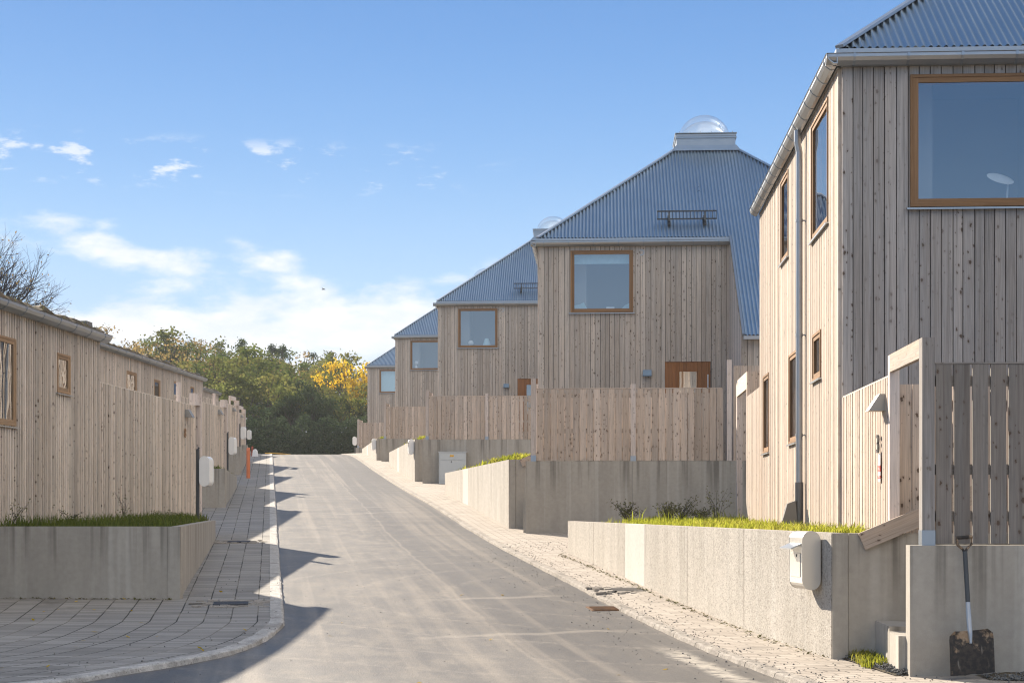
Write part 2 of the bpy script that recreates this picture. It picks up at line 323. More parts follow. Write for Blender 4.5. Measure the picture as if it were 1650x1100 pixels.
SOIL = speckle('soil', (0.06, 0.05, 0.035, 1), (0.10, 0.08, 0.055, 1), (0.14, 0.12, 0.08, 1), 6.0)
STONE = speckle('gravel_stone', (0.10, 0.10, 0.10, 1), (0.20, 0.195, 0.185, 1), (0.33, 0.32, 0.30, 1), 14.0)
TERR = speckle('rough_ground', (0.05, 0.06, 0.03, 1), (0.08, 0.08, 0.045, 1), (0.10, 0.09, 0.06, 1), 0.4)
SEDUM = speckle('sedum', (0.07, 0.06, 0.035, 1), (0.13, 0.10, 0.06, 1), (0.16, 0.08, 0.055, 1), 3.0)
def rusty():
    m, g = new_mat('rusty_steel')
    uv = g.n('ShaderNodeUVMap').outputs[0]; v = g.n('ShaderNodeSeparateXYZ', i_0=uv).outputs[1]
    tc = g.n('ShaderNodeTexCoord').outputs['Object']
    a = g.noise(tc, 9.0, 6.0, 0.65); b = g.noise(g.vmul(tc, (30, 30, 4)), 1.0, 4.0); c = g.noise(tc, 26.0, 4.0)
    up = g.math('ADD', a, g.math('MULTIPLY', g.ramp(v, 0.35, 1.1), 0.22))
    col = g.mix(g.ramp(c, 0.4, 0.65), (0.022, 0.020, 0.019, 1), (0.045, 0.036, 0.03, 1))
    col = g.mix(g.math('MULTIPLY', g.ramp(up, 0.60, 0.72), 0.85), col, g.mix(c, (0.22, 0.105, 0.035, 1), (0.40, 0.33, 0.24, 1)))
    col = g.mix(g.math('MULTIPLY', g.ramp(b, 0.62, 0.72), 0.5), col, (0.30, 0.27, 0.23, 1))
    finish(g, col, 0.6, bump=a, bstr=0.4, bdist=0.004, spec=0.3); return m
RUST = rusty()
IRON = speckle('rusty_iron', (0.10, 0.055, 0.03, 1), (0.20, 0.10, 0.045, 1), (0.06, 0.045, 0.035, 1), 12.0, 0.7, 0.004)
BARK = speckle('bark', (0.06, 0.048, 0.04, 1), (0.10, 0.085, 0.07, 1), (0.14, 0.125, 0.11, 1), 3.0)
TWIG = speckle('twig_bark', (0.045, 0.04, 0.042, 1), (0.07, 0.06, 0.06, 1), (0.09, 0.08, 0.08, 1), 5.0)

def leafy(name, ca, cb, cc, trans=0.45):
    m, g = new_mat(name)
    r = g.n('ShaderNodeAttribute', attribute_name='rnd').outputs['Fac']
    oi = g.n('ShaderNodeObjectInfo').outputs['Random']
    col = g.mix(r, ca, cb)
    col = g.mix(g.math('MULTIPLY', g.ramp(g.noise(g.n('ShaderNodeTexCoord').outputs['Object'], 0.55, 3.0), 0.45, 0.7), 0.7), col, cc)
    v = g.math('ADD', 0.8, g.math('MULTIPLY', oi, 0.4))
    col = g.mix(1.0, col, g.n('ShaderNodeCombineColor', i_0=v, i_1=v, i_2=v).outputs[0], 'MULTIPLY')
    d = g.n('ShaderNodeBsdfDiffuse', i_0=col); t = g.n('ShaderNodeBsdfTranslucent', i_0=col)
    mx = g.n('ShaderNodeMixShader', i_0=trans, i_1=d.outputs[0], i_2=t.outputs[0])
    g.n('ShaderNodeOutputMaterial', i_0=mx.outputs[0]); return m
LEAF_G = leafy('leaves_green', (0.058, 0.09, 0.025, 1), (0.135, 0.17, 0.04, 1), (0.21, 0.20, 0.055, 1))
LEAF_O = leafy('leaves_olive', (0.09, 0.118, 0.034, 1), (0.18, 0.20, 0.055, 1), (0.22, 0.185, 0.06, 1))
LEAF_B = leafy('leaves_rust', (0.20, 0.14, 0.055, 1), (0.30, 0.21, 0.08, 1), (0.19, 0.18, 0.06, 1))
LEAF_D = leafy('needles_dark', (0.038, 0.062, 0.034, 1), (0.08, 0.112, 0.05, 1), (0.065, 0.09, 0.04, 1), 0.32)
LEAF_Y = leafy('leaves_yellow', (0.52, 0.34, 0.025, 1), (0.76, 0.53, 0.045, 1), (0.45, 0.36, 0.04, 1))
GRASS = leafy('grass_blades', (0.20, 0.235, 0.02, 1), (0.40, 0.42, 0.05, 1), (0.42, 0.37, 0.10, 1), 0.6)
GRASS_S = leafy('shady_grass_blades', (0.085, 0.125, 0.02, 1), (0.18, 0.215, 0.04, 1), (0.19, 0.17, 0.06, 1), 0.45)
WEED = leafy('dry_weed', (0.09, 0.095, 0.04, 1), (0.19, 0.18, 0.07, 1), (0.16, 0.12, 0.065, 1), 0.3)

# ------------------------------------------------------------------ mesh builder
class MB:
    def __init__(s): s.v = []; s.f = []; s.uv = []; s.r = []; s.m = []; s.sm = []
    def face(s, pts, uvs=None, r=0.0, m=0, sm=False):
        i = len(s.v); s.v += [tuple(p) for p in pts]; s.f.append(tuple(range(i, i + len(pts))))
        s.uv += uvs if uvs else [(p[0], p[1]) for p in pts]
        s.r.append(r); s.m.append(m); s.sm.append(sm)
    def obox(s, O, A, B, C, g=2, r=None, m=0, top0=False):
        """box from corner O along edge vectors A, B, C; the grain runs along edge g (0, 1, 2)"""
        O, A, B, C = Vector(O), Vector(A), Vector(B), Vector(C)
        if A.cross(B).dot(C) < 0: A, B = B, A; g = {0: 1, 1: 0, 2: 2}[g]
        r = random.random() if r is None else r
        L = (A.length, B.length, C.length); E = (A, B, C)
        def P(i, j, k): return O + A * i + B * j + C * k
        def Uv(i, j, k):
            c = (i * L[0], j * L[1], k * L[2]); o = [c[q] for q in range(3) if q != g]
            v = c[g] - (L[g] if top0 else 0.0)
            return (o[0] + o[1], v)
        for q in (((0,0,0),(0,1,0),(1,1,0),(1,0,0)), ((0,0,1),(1,0,1),(1,1,1),(0,1,1)), ((0,0,0),(1,0,0),(1,0,1),(0,0,1)),
                  ((1,0,0),(1,1,0),(1,1,1),(1,0,1)), ((1,1,0),(0,1,0),(0,1,1),(1,1,1)), ((0,1,0),(0,0,0),(0,0,1),(0,1,1))):
            s.face([P(*c) for c in q], [Uv(*c) for c in q], r, m)
    def box(s, x0, x1, y0, y1, z0, z1, g=2, r=None, m=0, top0=False):
        s.obox((x0, y0, z0), (x1 - x0, 0, 0), (0, y1 - y0, 0), (0, 0, z1 - z0), g, r, m, top0)
    def bar(s, p, q, w, h, r=None, m=0, up=(0, 0, 1)):
        p, q = Vector(p), Vector(q); d = q - p; side = d.cross(Vector(up))
        side = side.normalized() if side.length > 1e-6 else Vector((1, 0, 0)); upv = side.cross(d).normalized()
        s.obox(p - side * w / 2 - upv * h / 2, side * w, upv * h, d, 2, r, m)
    def tube(s, pts, rad, n=8, r=None, m=0, caps=True):
        r = random.random() if r is None else r
        pts = [Vector(p) for p in pts]; rads = rad if isinstance(rad, (list, tuple)) else [rad] * len(pts)
        rings = []
        for i, p in enumerate(pts):
            d = (pts[min(i + 1, len(pts) - 1)] - pts[max(i - 1, 0)]).normalized()
            ref = Vector((0, 0, 1)) if abs(d.z) < 0.9 else Vector((1, 0, 0))
            a = d.cross(ref).normalized(); b = d.cross(a).normalized()
            rings.append([p + (a * cos(2 * pi * k / n) + b * sin(2 * pi * k / n)) * rads[i] for k in range(n)])
        for i in range(len(rings) - 1):
            for k in range(n):
                k2 = (k + 1) % n
                s.face([rings[i][k], rings[i + 1][k], rings[i + 1][k2], rings[i][k2]], [(k / n * .2, i), (k / n * .2, i + 1), (k / n * .2 + .05, i + 1), (k / n * .2 + .05, i)], r, m, n > 4)
        if caps: s.face(rings[0][:], None, r, m); s.face(rings[-1][::-1], None, r, m)
    def lathe(s, prof, c=(0, 0, 0), n=24, r=0.5, m=0):
        c = Vector(c)
        for i in range(len(prof) - 1):
            for k in range(n):
                a0, a1 = 2 * pi * k / n, 2 * pi * (k + 1) / n
                q = [(prof[i], a0), (prof[i], a1), (prof[i + 1], a1), (prof[i + 1], a0)]
                s.face([c + Vector((p[0] * cos(a), p[0] * sin(a), p[1])) for p, a in q], None, r, m, True)
    def prism(s, outline, O, A, B, C, r=0.5, m=0, sm=False):
        """closed outline (a, b) in the plane O + aA + bB, extruded by vector C"""
        O, A, B, C = Vector(O), Vector(A), Vector(B), Vector(C)
        P = [O + A * a + B * b for a, b in outline]; Q = [p + C for p in P]
        s.face(P[::-1], [(a, b) for a, b in outline][::-1], r, m); s.face(Q, list(outline), r, m)
        for i in range(len(P)):
            j = (i + 1) % len(P); s.face([P[i], P[j], Q[j], Q[i]], [(0, 0), (.1, 0), (.1, .1), (0, .1)], r, m, sm)
    def build(s, name, mats, parent=None, weld=False):
        me = bpy.data.meshes.new(name); me.from_pydata(s.v, [], s.f); me.update()
        uvl = me.uv_layers.new(name='UVMap')
        flat = [c for u in s.uv for c in u]; uvl.data.foreach_set('uv', flat)
        at = me.attributes.new('rnd', 'FLOAT', 'FACE'); at.data.foreach_set('value', s.r)
        me.polygons.foreach_set('material_index', s.m); me.polygons.foreach_set('use_smooth', s.sm)
        for mt in (mats if isinstance(mats, (list, tuple)) else [mats]): me.materials.append(mt)
        if weld:
            import bmesh
            bm = bmesh.new(); bm.from_mesh(me); bmesh.ops.remove_doubles(bm, verts=bm.verts, dist=1e-4); bm.to_mesh(me); bm.free()
        o = bpy.data.objects.new(name, me); COL.objects.link(o)
        if parent: o.parent = parent
        return o

def empty(name):
    o = bpy.data.objects.new(name, None); COL.objects.link(o); o.empty_display_size = 0.3; return o
def tag(o, label, cat, group=None, kind=None):
    if label: o['label'] = label
    if cat: o['category'] = cat
    if group: o['group'] = group
    if kind: o['kind'] = kind
    return o
def structure(o): o['kind'] = 'structure'; return o
def copy_tree(o, parent=None):
    c = o.copy(); COL.objects.link(c)
    if parent: c.parent = parent
    for ch in list(o.children): copy_tree(ch, c)
    return c

# ------------------------------------------------------------------ the lie of the land
PROF = [(-60, -1.605), (0, -1.605), (14.8, -1.605), (16.06, -1.593), (17.74, -1.563), (19.8, -1.493), (22.4, -1.377), (25.7, -1.205), (30.25, -0.99),
        (36.7, -0.65), (46.6, 0.0), (60, 0.79), (73.4, 1.66), (91.2, 2.86), (101, 3.34), (110, 3.60), (125, 3.95), (145, 4.3), (200, 4.7), (400, 6.5), (3000, 20)]
def zr(d):
    for i in range(len(PROF) - 1):
        if d <= PROF[i + 1][0]:
            (x0, y0), (x1, y1) = PROF[i], PROF[i + 1]
            t = max(0.0, (d - x0) / (x1 - x0)); h = x1 - x0
            def sl(k):
                a, b = PROF[max(k - 1, 0)], PROF[min(k + 1, len(PROF) - 1)]
                return (b[1] - a[1]) / (b[0] - a[0]) if b[0] > a[0] else 0
            m0, m1 = sl(i) * h, sl(i + 1) * h
            return (2*t**3 - 3*t*t + 1) * y0 + (t**3 - 2*t*t + t) * m0 + (-2*t**3 + 3*t*t) * y1 + (t**3 - t*t) * m1
    return PROF[-1][1]
SLOPE = 391.0 / 2600.0
KL = [(10.05, -45), (10.2, -20), (10.6, -12), (11.4, -7.6), (12.5, -5.7), (13.7, -4.6), (14.75, -4.02), (15.6, -3.68), (16.2, -3.38), (17.15, -3.04), (17.95, -2.91), (18.7, -2.84), (20.2, -2.86)]
def xl(d):
    if d >= 20.2: return 0.18 - SLOPE * d
    for (d0, x0), (d1, x1) in zip(KL, KL[1:]):
        if d <= d1: return x0 + (x1 - x0) * max(0.0, (d - d0) / (d1 - d0))
def xr(d): return 4.78 - SLOPE * d
def samples(a, b): 
    out = []; d = a
    while d < b: out.append(d); d += 0.25 if d < 26 else (1.0 if d < 130 else 6.0)
    return out + [b]

def sheet(name, rows, mat, lift, uvf):
    """rows: list of (d, [x ...]); one strip of quads between neighbouring rows"""
    mb = MB()
    for (d0, xs0), (d1, xs1) in zip(rows, rows[1:]):
        for i in range(len(xs0) - 1):
            q = [(xs0[i], d0), (xs0[i + 1], d0), (xs1[i + 1], d1), (xs1[i], d1)]
            mb.face([(x, d, zr(d) + EYE + lift(x, d)) for x, d in q], [uvf(x, d) for x, d in q], 0.5, 0, True)
    return structure(mb.build(name, mat, weld=True))

mb = MB()
gx = [-3000, -600, -160, -60, 0, 60, 160, 600, 3000]; gd = [-300] + samples(-30, 220)[::4] + [300, 500, 1000, 3000]
gd = sorted(set(gd))
for d0, d1 in zip(gd, gd[1:]):
    for x0, x1 in zip(gx, gx[1:]):
        mb.face([(x0, d0, zr(d0) + EYE - .2), (x1, d0, zr(d0) + EYE - .2), (x1, d1, zr(d1) + EYE - .2), (x0, d1, zr(d1) + EYE - .2)], None, .5, 0, True)
structure(mb.build('ground', TERR, weld=True))

lat = lambda x, d: x - (0.18 - SLOPE * d)
base_l = lambda d: 0.08 - SLOPE * d
ds_road = samples(-20, 26) + samples(26, 170)[1:]
sheet('road', [(d, [base_l(d) + k * 0.8 for k in range(7)]) for d in ds_road], ASPHALT, lambda x, d: 0.0, lambda x, d: (lat(x, d), d))
ds_side = [d for d in ds_road if d <= 20.5]
sheet('side_street', [(d, [-60, -30, -14, -7, -4 + min(0, base_l(d) + 3), base_l(d)]) for d in ds_side], ASPHALT, lambda x, d: 0.0, lambda x, d: (lat(x, d), d))
sheet('side_street', [(d, [base_l(d) + 4.8, 12, 20, 60]) for d in ds_side if d <= 3.3], ASPHALT, lambda x, d: 0.0, lambda x, d: (lat(x, d), d))
KH = 0.055
rows = [(d, [xl(d) - o for o in (24, 10, 5, 2.5, 1.4, 0.7, 0.12)]) for d in samples(10.06, 150)]
sheet('pavement_left', rows, PAVE_L, lambda x, d: KH - 0.008, lambda x, d: (xl(d) - x, d))
rows = [(d, [xr(d) + o for o in (0.12, 0.7, 1.4, 3, 8, 24)]) for d in samples(3, 150)]
sheet('pavement_right', rows, PAVE_R, lambda x, d: KH - 0.008 + 0.05 * min(1.2, x - xr(d)), lambda x, d: (x - xr(d), d))

def kerb(name, fx, side, d0, d1, mat):
    kw = .17 if side < 0 else .12; mb = MB(); ds = samples(d0, d1); random.seed(3)
    jit = {d: (random.uniform(-.012, .012), random.uniform(-.012, .008)) for d in ds}
    for a, b in zip(ds, ds[1:]):
        pts = []
        for d in (a, b):
            j, jz = jit[d] if d < 45 else (0, 0)
            x = fx(d); z = zr(d) + EYE
            pts.append([(x - side * .028 + j * side, d, z - .05), (x + j, d, z + KH * 0.8 + jz), (x + side * .025, d, z + KH + jz), (x + side * kw, d, z + KH + jz * .5), (x + side * kw, d, z - .05)])
        for k in range(4): mb.face([pts[0][k], pts[0][k + 1], pts[1][k + 1], pts[1][k]], None, .5)
    return structure(mb.build(name, mat))
kerb('kerb_left', xl, -1, 10.06, 150, KERB_L)
kerb('kerb_right', xr, 1, 3, 150, KERB_R)

# ------------------------------------------------------------------ shared builders for timber walls
def wall(mb, O, U, N, length, z0, z1, openings=(), style='boards', back=0.02, seed=1, ztop=None, backing=True):
    """boarded wall: O start point (x, y), U unit direction, N outward normal; openings (u0, u1, za, zb)"""
    rg = random.Random(seed)
    def P(u, n, z): return Vector((O[0] + U[0] * u + N[0] * n, O[1] + U[1] * u + N[1] * n, z))
    def quad(u0, u1, n0, n1, za, zb, r, uo=0.0, mm=0):
        mb.face([P(u0, n0, za), P(u1, n1, za), P(u1, n1, zb), P(u0, n0, zb)], [(u0 + uo, za), (u1 + uo, za), (u1 + uo, zb), (u0 + uo, zb)], r, mm)
    flip = (U[0] * N[1] - U[1] * N[0]) > 0
    if flip:
        O = (O[0] + U[0] * length, O[1] + U[1] * length); U = (-U[0], -U[1])
        openings = [(length - b, length - a, c, d) for a, b, c, d in openings]
    us = sorted({0.0, length} | {o[0] for o in openings} | {o[1] for o in openings})
    if backing:
        zs = sorted({z0, z1} | {o[2] for o in openings} | {o[3] for o in openings})
        for a, b in zip(us, us[1:]):
            for c, d in zip(zs, zs[1:]):
                um, zm = (a + b) / 2, (c + d) / 2
                if any(o[0] < um < o[1] and o[2] < zm < o[3] for o in openings): continue
                quad(a, b, 0, 0, c, d, 0.15, 0, 1 if style == 'boards' else 0)
    edges = [0.0]; boards = []
    if style == 'boards':
        u = 0.0
        while u < length - 1e-6:
            w = rg.choice((.115, .13, .13, .14)); boards.append((u, min(u + w - .011, length), back + .006 + rg.uniform(-.006, .006))); u += w
    elif style == 'battens':
        u = 0.0
        while u < length - 1e-6:
            w = rg.uniform(.048, .066)
            boards.append((u, min(u + w, length), back + .022 + rg.uniform(-.002, .004)))
            g = rg.choice((.042, .05, .05, .058))
            if u + w < length: boards.append((u + w, min(u + w + g, length), back * .55))
            u += w + g
    cut = [o for o in openings]
    for (a, b, n) in boards:
        r0 = rg.random()
        bps = [a] + [u for u in us if a + .004 < u < b - .004] + [b]
        for p, q in zip(bps, bps[1:]):
            um = (p + q) / 2; ivs = [(z0, z1)]
            for o in cut:
                if o[0] < um < o[1]:
                    new = []
                    for c, d in ivs:
                        if c < o[2]: new.append((c, min(d, o[2])))
                        if d > o[3]: new.append((max(c, o[3]), d))
                        if d <= o[2] or c >= o[3]: pass
                    ivs = [iv for iv in dict.fromkeys(new) if iv[1] - iv[0] > .005]
            for c, d in ivs:
                r = (r0 + c * .137) % 1.0
                quad(p, q, n, n, c, d, r); quad(p, p, 0, n, c, d, r); quad(q, q, n, 0, c, d, r)
                mb.face([P(p, 0, d), P(p, n, d), P(q, n, d), P(q, 0, d)], None, r)
                mb.face([P(p, 0, c), P(q, 0, c), P(q, n, c), P(p, n, c)], None, r)

def window(root, O, U, N, u0, u1, z0, z1, fmat, gmat, depth=1.6, wide=0.06, room=True):
    """window (> frame, sill, pane) set into a wall opening"""
    U = Vector((U[0], U[1], 0)); N = Vector((N[0], N[1], 0)); Z = Vector((0, 0, 1)); O = Vector((O[0], O[1], 0))
    def P(u, n, z): return O + U * u + N * n + Z * z
    mb = MB()
    def ring(a, b, c, d, w, n0, n1):
        mb.obox(P(a, n0, c), U * w, N * (n1 - n0), Z * (d - c), 2); mb.obox(P(b - w, n0, c), U * w, N * (n1 - n0), Z * (d - c), 2)
        mb.obox(P(a + w, n0, c), U * (b - a - 2 * w), N * (n1 - n0), Z * w, 0); mb.obox(P(a + w, n0, d - w), U * (b - a - 2 * w), N * (n1 - n0), Z * w, 0)
    ring(u0, u1, z0, z1, .034, -.09, .056)
    ring(u0 + .034, u1 - .034, z0 + .034, z1 - .034, wide, -.085, .044)
    w = mb.build('window', fmat, root)
    t = .034 + wide
    pm = MB(); pm.face([P(u0 + t - .01, 0.026, z0 + t - .01), P(u1 - t + .01, 0.026, z0 + t - .01), P(u1 - t + .01, 0.026, z1 - t + .01), P(u0 + t - .01, 0.026, z1 - t + .01)])
    pm.build('pane', gmat, w)
    sm = MB(); e = .045
    sm.prism([(-.02, -.012), (.085, -.035), (.085, -.012), (-.02, .0)], P(u0 - e, 0, z0 - .002), N, Z, U * (u1 - u0 + 2 * e))
    sm.build('sill', ZINC, w)
    if room:
        rm = MB(); a, b, c, d, dp = u0 - .25, u1 + .25, z0 - .3, z1 + .25, -depth
        rm.face([P(a, dp, c), P(b, dp, c), P(b, dp, d), P(a, dp, d)])
        rm.face([P(a, dp, c), P(a, dp, d), P(a, -.1, d), P(a, -.1, c)]); rm.face([P(b, dp, c), P(b, -.1, c), P(b, -.1, d), P(b, dp, d)])
        rm.face([P(a, dp, d), P(b, dp, d), P(b, -.1, d), P(a, -.1, d)]); rm.face([P(a, dp, c), P(a, -.1, c), P(b, -.1, c), P(b, dp, c)])
        for q in ((a, u0, c, d), (u1, b, c, d), (u0, u1, c, z0), (u0, u1, z1, d)):
            rm.face([P(q[0], -.1, q[2]), P(q[1], -.1, q[2]), P(q[1], -.1, q[3]), P(q[0], -.1, q[3])])
        rm.build('interior', ROOM, w)
    return w

def corrugated(mb, O, U, V, N, us, lo, hi, pitch=.09, amp=.017, n=8):
    """corrugated sheet on plane O + uU + tV, between t = lo(u) and hi(u)"""
    O, U, V, N = map(Vector, (O, U, V, N)); u0, u1 = us; k = int((u1 - u0) / pitch * n); prev = None
    for i in range(k + 1):
        u = u0 + (u1 - u0) * i / k; a, b = lo(u), hi(u)
        if b <= a + 1e-4: b = a + 1e-4
        off = N * (amp * cos(2 * pi * u / pitch))
        cur = (O + U * u + V * a + off, O + U * u + V * b + off, u, a, b)
        if prev: mb.face([prev[0], cur[0], cur[1], prev[1]], [(prev[2], prev[3]), (u, a), (u, b), (prev[2], prev[4])], .5, 0, True)
        prev = cur

def gutter(mb, p, q, N, brackets=.62, h=.115, w=.125):
    """square eaves gutter from p to q, outward normal N"""
    p, q, N = Vector(p), Vector(q), Vector(N); D = (q - p); L = D.length; D.normalize(); Z = Vector((0, 0, 1))
    prof = [(0, 0), (w * .35, 0), (w * .8, h * .35), (w, h * .7), (w, h), (w + .012, h + .008), (w - .012, h + .004), (w - .012, h * .72), (w * .74, h * .42), (w * .33, .012), (.012, .012), (.012, h * .9), (0, h * .9)]
    mb.prism(prof, p, N, Z, D * L)
    k = max(2, int(L / brackets))
    for i in range(k):
        u = (i + .5) * L / k
        mb.prism([(0, -.006), (w * .36, -.006), (w * .82, h * .35 - .006), (w + .007, h * .7 - .004), (w + .008, h + .012), (w, h + .012), (w - .001, h * .7), (w * .8, h * .35), (w * .35, .001), (0, .001)], p + D * u, N, Z, D * .03, .8, 1)
    return mb

# ------------------------------------------------------------------ right-hand houses (local frame: a along the front, b away from the camera)
TH = math.atan(146.0 / 2600.0)
A_W = 4.85; HW = 9.05; HD = 9.74; EZ = 5.49; TOPZ = 8.64; BOX = (3.66, 5.34, 4.08, 5.70)
FX, FY = (1, 0), (0, 1)

def make_house(kind):
    root = empty('wooden_house')
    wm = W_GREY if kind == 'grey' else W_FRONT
    win_f = (.80, 2.39, 3.595, 5.175)
    side_wins = [(.90, 2.50, 3.595, 5.165), (5.24, 6.27, 3.85, 5.165), (1.57, 2.37, 1.70, 2.32), (4.15, 5.13, .97, 2.31), (8.10, 9.10, .96, 2.31)]
    door = (3.20, 4.36, .10, 2.33)
    mb = MB(); wall(mb, (0, 0), FX, (0, -1), A_W, -1.5, 5.30, [win_f, door], 'boards', seed=5)
    mb.build('wall', [wm, MEMB], root)
    mb = MB(); wall(mb, (0, 0), FY, (-1, 0), HD, -.30, 5.30, side_wins, 'battens', seed=8)
    mb.build('wall', W_SIDE, root)
    mb = MB()   # wing that comes forward on the far side, plus back and far walls
    wall(mb, (A_W, -3.72), FX, (0, -1), HW - A_W, -1.5, 2.72, [], 'boards', seed=6)
    wall(mb, (HW, -3.72), FY, (1, 0), HD + 3.72, -1.5, 2.6, [], 'boards', seed=9)
    wall(mb, (0, HD), FX, (0, 1), HW, -1.5, 5.3, [], 'boards', seed=10)
    mb.build('wall', [wm, MEMB], root)
    mb = MB()   # the wing's wall under the sloping roof edge: boards of growing height
    rg = random.Random(4); b = -3.72
    while b < -.02:
        e = min(b + .13, -.022); zt = 5.42 + (b - .0) * .745
        if not (-2.75 < (b + e) / 2 < -2.15):
            mb.obox((A_W - .03, b, -1.5), (.03, 0, 0), (0, e - b - .004, 0), (0, 0, zt + 1.5), 2, rg.random())
        else:
            mb.obox((A_W - .03, b, -1.5), (.03, 0, 0), (0, e - b - .004, 0), (0, 0, 1.5 + .55), 2, rg.random())
            mb.obox((A_W - .03, b, 1.75), (.03, 0, 0), (0, e - b - .004, 0), (0, 0, zt - 1.75), 2, rg.random())
        b += .13
    mb.build('wall', W_SIDE, root)
    window(root, (A_W - .03, 0), (0, -1), (-1, 0), 2.17, 2.73, .55, 1.75, W_FRAME, GLASS, .5)
    window(root, (0, 0), FX, (0, -1), *win_f, W_FRAME, GLASS, 2.2, .062)
    for w in side_wins: window(root, (0, 0), FY, (-1, 0), *w, W_FRAME, GLASS, 1.2, .055)
    # door: oiled vertical boards around a small pane, white pull handle
    mb = MB(); rg = random.Random(2)
    pz0, pz1, pa0, pa1 = .9, 2.08, 3.56, 3.99
    a = door[0] + .006
    while a < door[1] - .01:
        e = min(a + .092, door[1] - .006); mid = (a + e) / 2
        for c, d in ([(door[2], door[3])] if not pa0 - .01 < mid < pa1 + .01 else [(door[2], pz0), (pz1, door[3])]):
            mb.obox((a, -.004, c), (e - a - .004, 0, 0), (0, .04, 0), (0, 0, d - c), 2, rg.random())
        a += .092
    mb.box(door[0], door[1], .042, .07, door[2], pz0); mb.box(door[0], door[1], .042, .07, pz1, door[3]); mb.box(door[0], pa0, .042, .07, pz0, pz1); mb.box(pa1, door[1], .042, .07, pz0, pz1)
    d = mb.build('door', DOORW, root)
    mb = MB(); mb.face([(pa0 - .02, .02, pz0), (pa1 + .02, .02, pz0), (pa1 + .02, .02, pz1), (pa0 - .02, .02, pz1)]); mb.box(pa0 - .03, pa1 + .03, .3, .32, pz0 - .05, pz1 + .05, m=1)
    mb.build('pane', [GLASS, ROOM], d)
    mb = MB(); mb.tube([(4.29, -.05, 1.55), (4.29, -.05, 2.0)], .014, 8); mb.box(4.28, 4.30, -.05, 0, 1.6, 1.62); mb.box(4.28, 4.30, -.05, 0, 1.93, 1.95)
    mb.build('handle', WHITE, d)
    # roof
    x0, x1, y0, y1 = BOX; e0 = -.05; f0 = -.10; xe, ye = HW + .05, HD + .10
    mb = MB()
    def plane(P, U, run, rise, us, lo, hi):
        V = Vector((run[0], run[1], rise)).normalized(); U3 = Vector((U[0], U[1], 0)); N = U3.cross(V); N = N if N.z > 0 else -N
        corrugated(mb, P, U3, V, N, us, lo, hi)
    rise = TOPZ - EZ
    run = y0 - f0; sl = sqrt(run ** 2 + rise ** 2)
    def up(u, L, l, r): return sl * min(1.0, u / l if l > 0 else 1, (L - u) / r)
    W = xe - e0; l_, r_ = x0 - e0, xe - x1; ext = 3.86 * sl / run
    plane((e0, f0, EZ), (1, 0), (0, run), rise, (0, W), lambda u: (-ext if u > A_W - e0 else 0.0), lambda u: up(u, W, l_, r_))
    run = x0 - e0; sl = sqrt(run ** 2 + rise ** 2); Lb = ye - f0; lb, rb = y0 - f0, ye - y1
    plane((e0, f0, EZ), (0, 1), (run, 0), rise, (0, Lb), lambda u: 0.0, lambda u: up(u, Lb, lb, rb))
    run = xe - x1; sl = sqrt(run ** 2 + rise ** 2)
    plane((xe, f0, EZ), (0, 1), (-run, 0), rise, (0, Lb), lambda u: -.1, lambda u: up(u, Lb, lb, rb))
    run = ye - y1; sl = sqrt(run ** 2 + rise ** 2)
    plane((e0, ye, EZ), (1, 0), (0, -run), rise, (0, W), lambda u: 0.0, lambda u: up(u, W, l_, r_))
    roof = mb.build('roof', ROOF, root, True)
    mb = MB()   # ridge and edge flashings
    for p, q in (((e0, f0), (x0, y0)), ((xe, f0), (x1, y0)), ((e0, ye), (x0, y1)), ((xe, ye), (x1, y1))):
        mb.bar((p[0], p[1], EZ + .02), (q[0], q[1], TOPZ + .02), .11, .035)
    ez = rise / (y0 - f0)
    mb.bar((A_W + .0, f0, EZ - .0), (A_W + .0, f0 - 3.86, EZ - 3.86 * ez), .05, .06)
    mb.box(A_W, HW, f0 - 3.88, f0 - 3.80, EZ - 3.86 * ez - .10, EZ - 3.86 * ez - .02)
    mb.build('flashing', FLASH, roof)
    # skylight on the flat top
    mb = MB(); cx, cy = (x0 + x1) / 2, (y0 + y1) / 2; hw = (x1 - x0) / 2
    mb.prism([(-hw - .10, -.06), (hw + .10, -.06), (hw - .02, .06), (-hw + .02, .06)], (cx, cy - hw - .09, TOPZ), (1, 0, 0), (0, 0, 1), (0, 2 * hw + .18, 0))
    mb.box(cx - hw + .02, cx + hw - .02, cy - hw + .02, cy + hw - .02, TOPZ + .05, TOPZ + .36)
    mb.box(cx - hw + .0, cx + hw - .0, cy - hw + .0, cy + hw - .0, TOPZ + .36, TOPZ + .405)
    mb.box(cx - hw - .02, cx + hw + .02, cy - hw - .02, cy + hw + .02, TOPZ + .43, TOPZ + .45)
    for k in range(6):
        mb.box(cx - hw + .1 + k * (2 * hw - .2) / 5 - .008, cx - hw + .1 + k * (2 * hw - .2) / 5 + .008, cy - hw - .01, cy - hw + .06, TOPZ + .452, TOPZ + .485)
    mb.box(cx - hw + .05, cx + hw - .05, cy - hw + .05, cy + hw - .05, TOPZ + .405, TOPZ + .43)
    sk = mb.build('skylight', ZINC, root)
    mb = MB(); mb.prism([(-hw - .12, -.07), (hw + .12, -.07), (hw + .0, .075), (-hw - .0, .075)], (cx, cy - hw - .11, TOPZ), (1, 0, 0), (0, 0, 1), (0, 2 * hw + .22, 0)); mb.box(cx - hw - .012, cx + hw + .012, cy - hw - .012, cy + hw + .012, TOPZ + .30, TOPZ + .345); mb.build('base_flashing', FLASH, sk)
    for (R, H, nm) in ((.73, .55, 'dome'), (.66, .40, 'inner_dome')):
        mb = MB(); mb.lathe([(R * cos(t * pi / 20), TOPZ + .452 + H * 1.22 * sin(t * pi / 20)) for t in range(11)], (cx, cy, 0), 36); mb.build(nm, ACRYL, sk, True)
    # snow guard
    mb = MB(); t = .62; yb = f0 + t; zb = EZ + ez * t
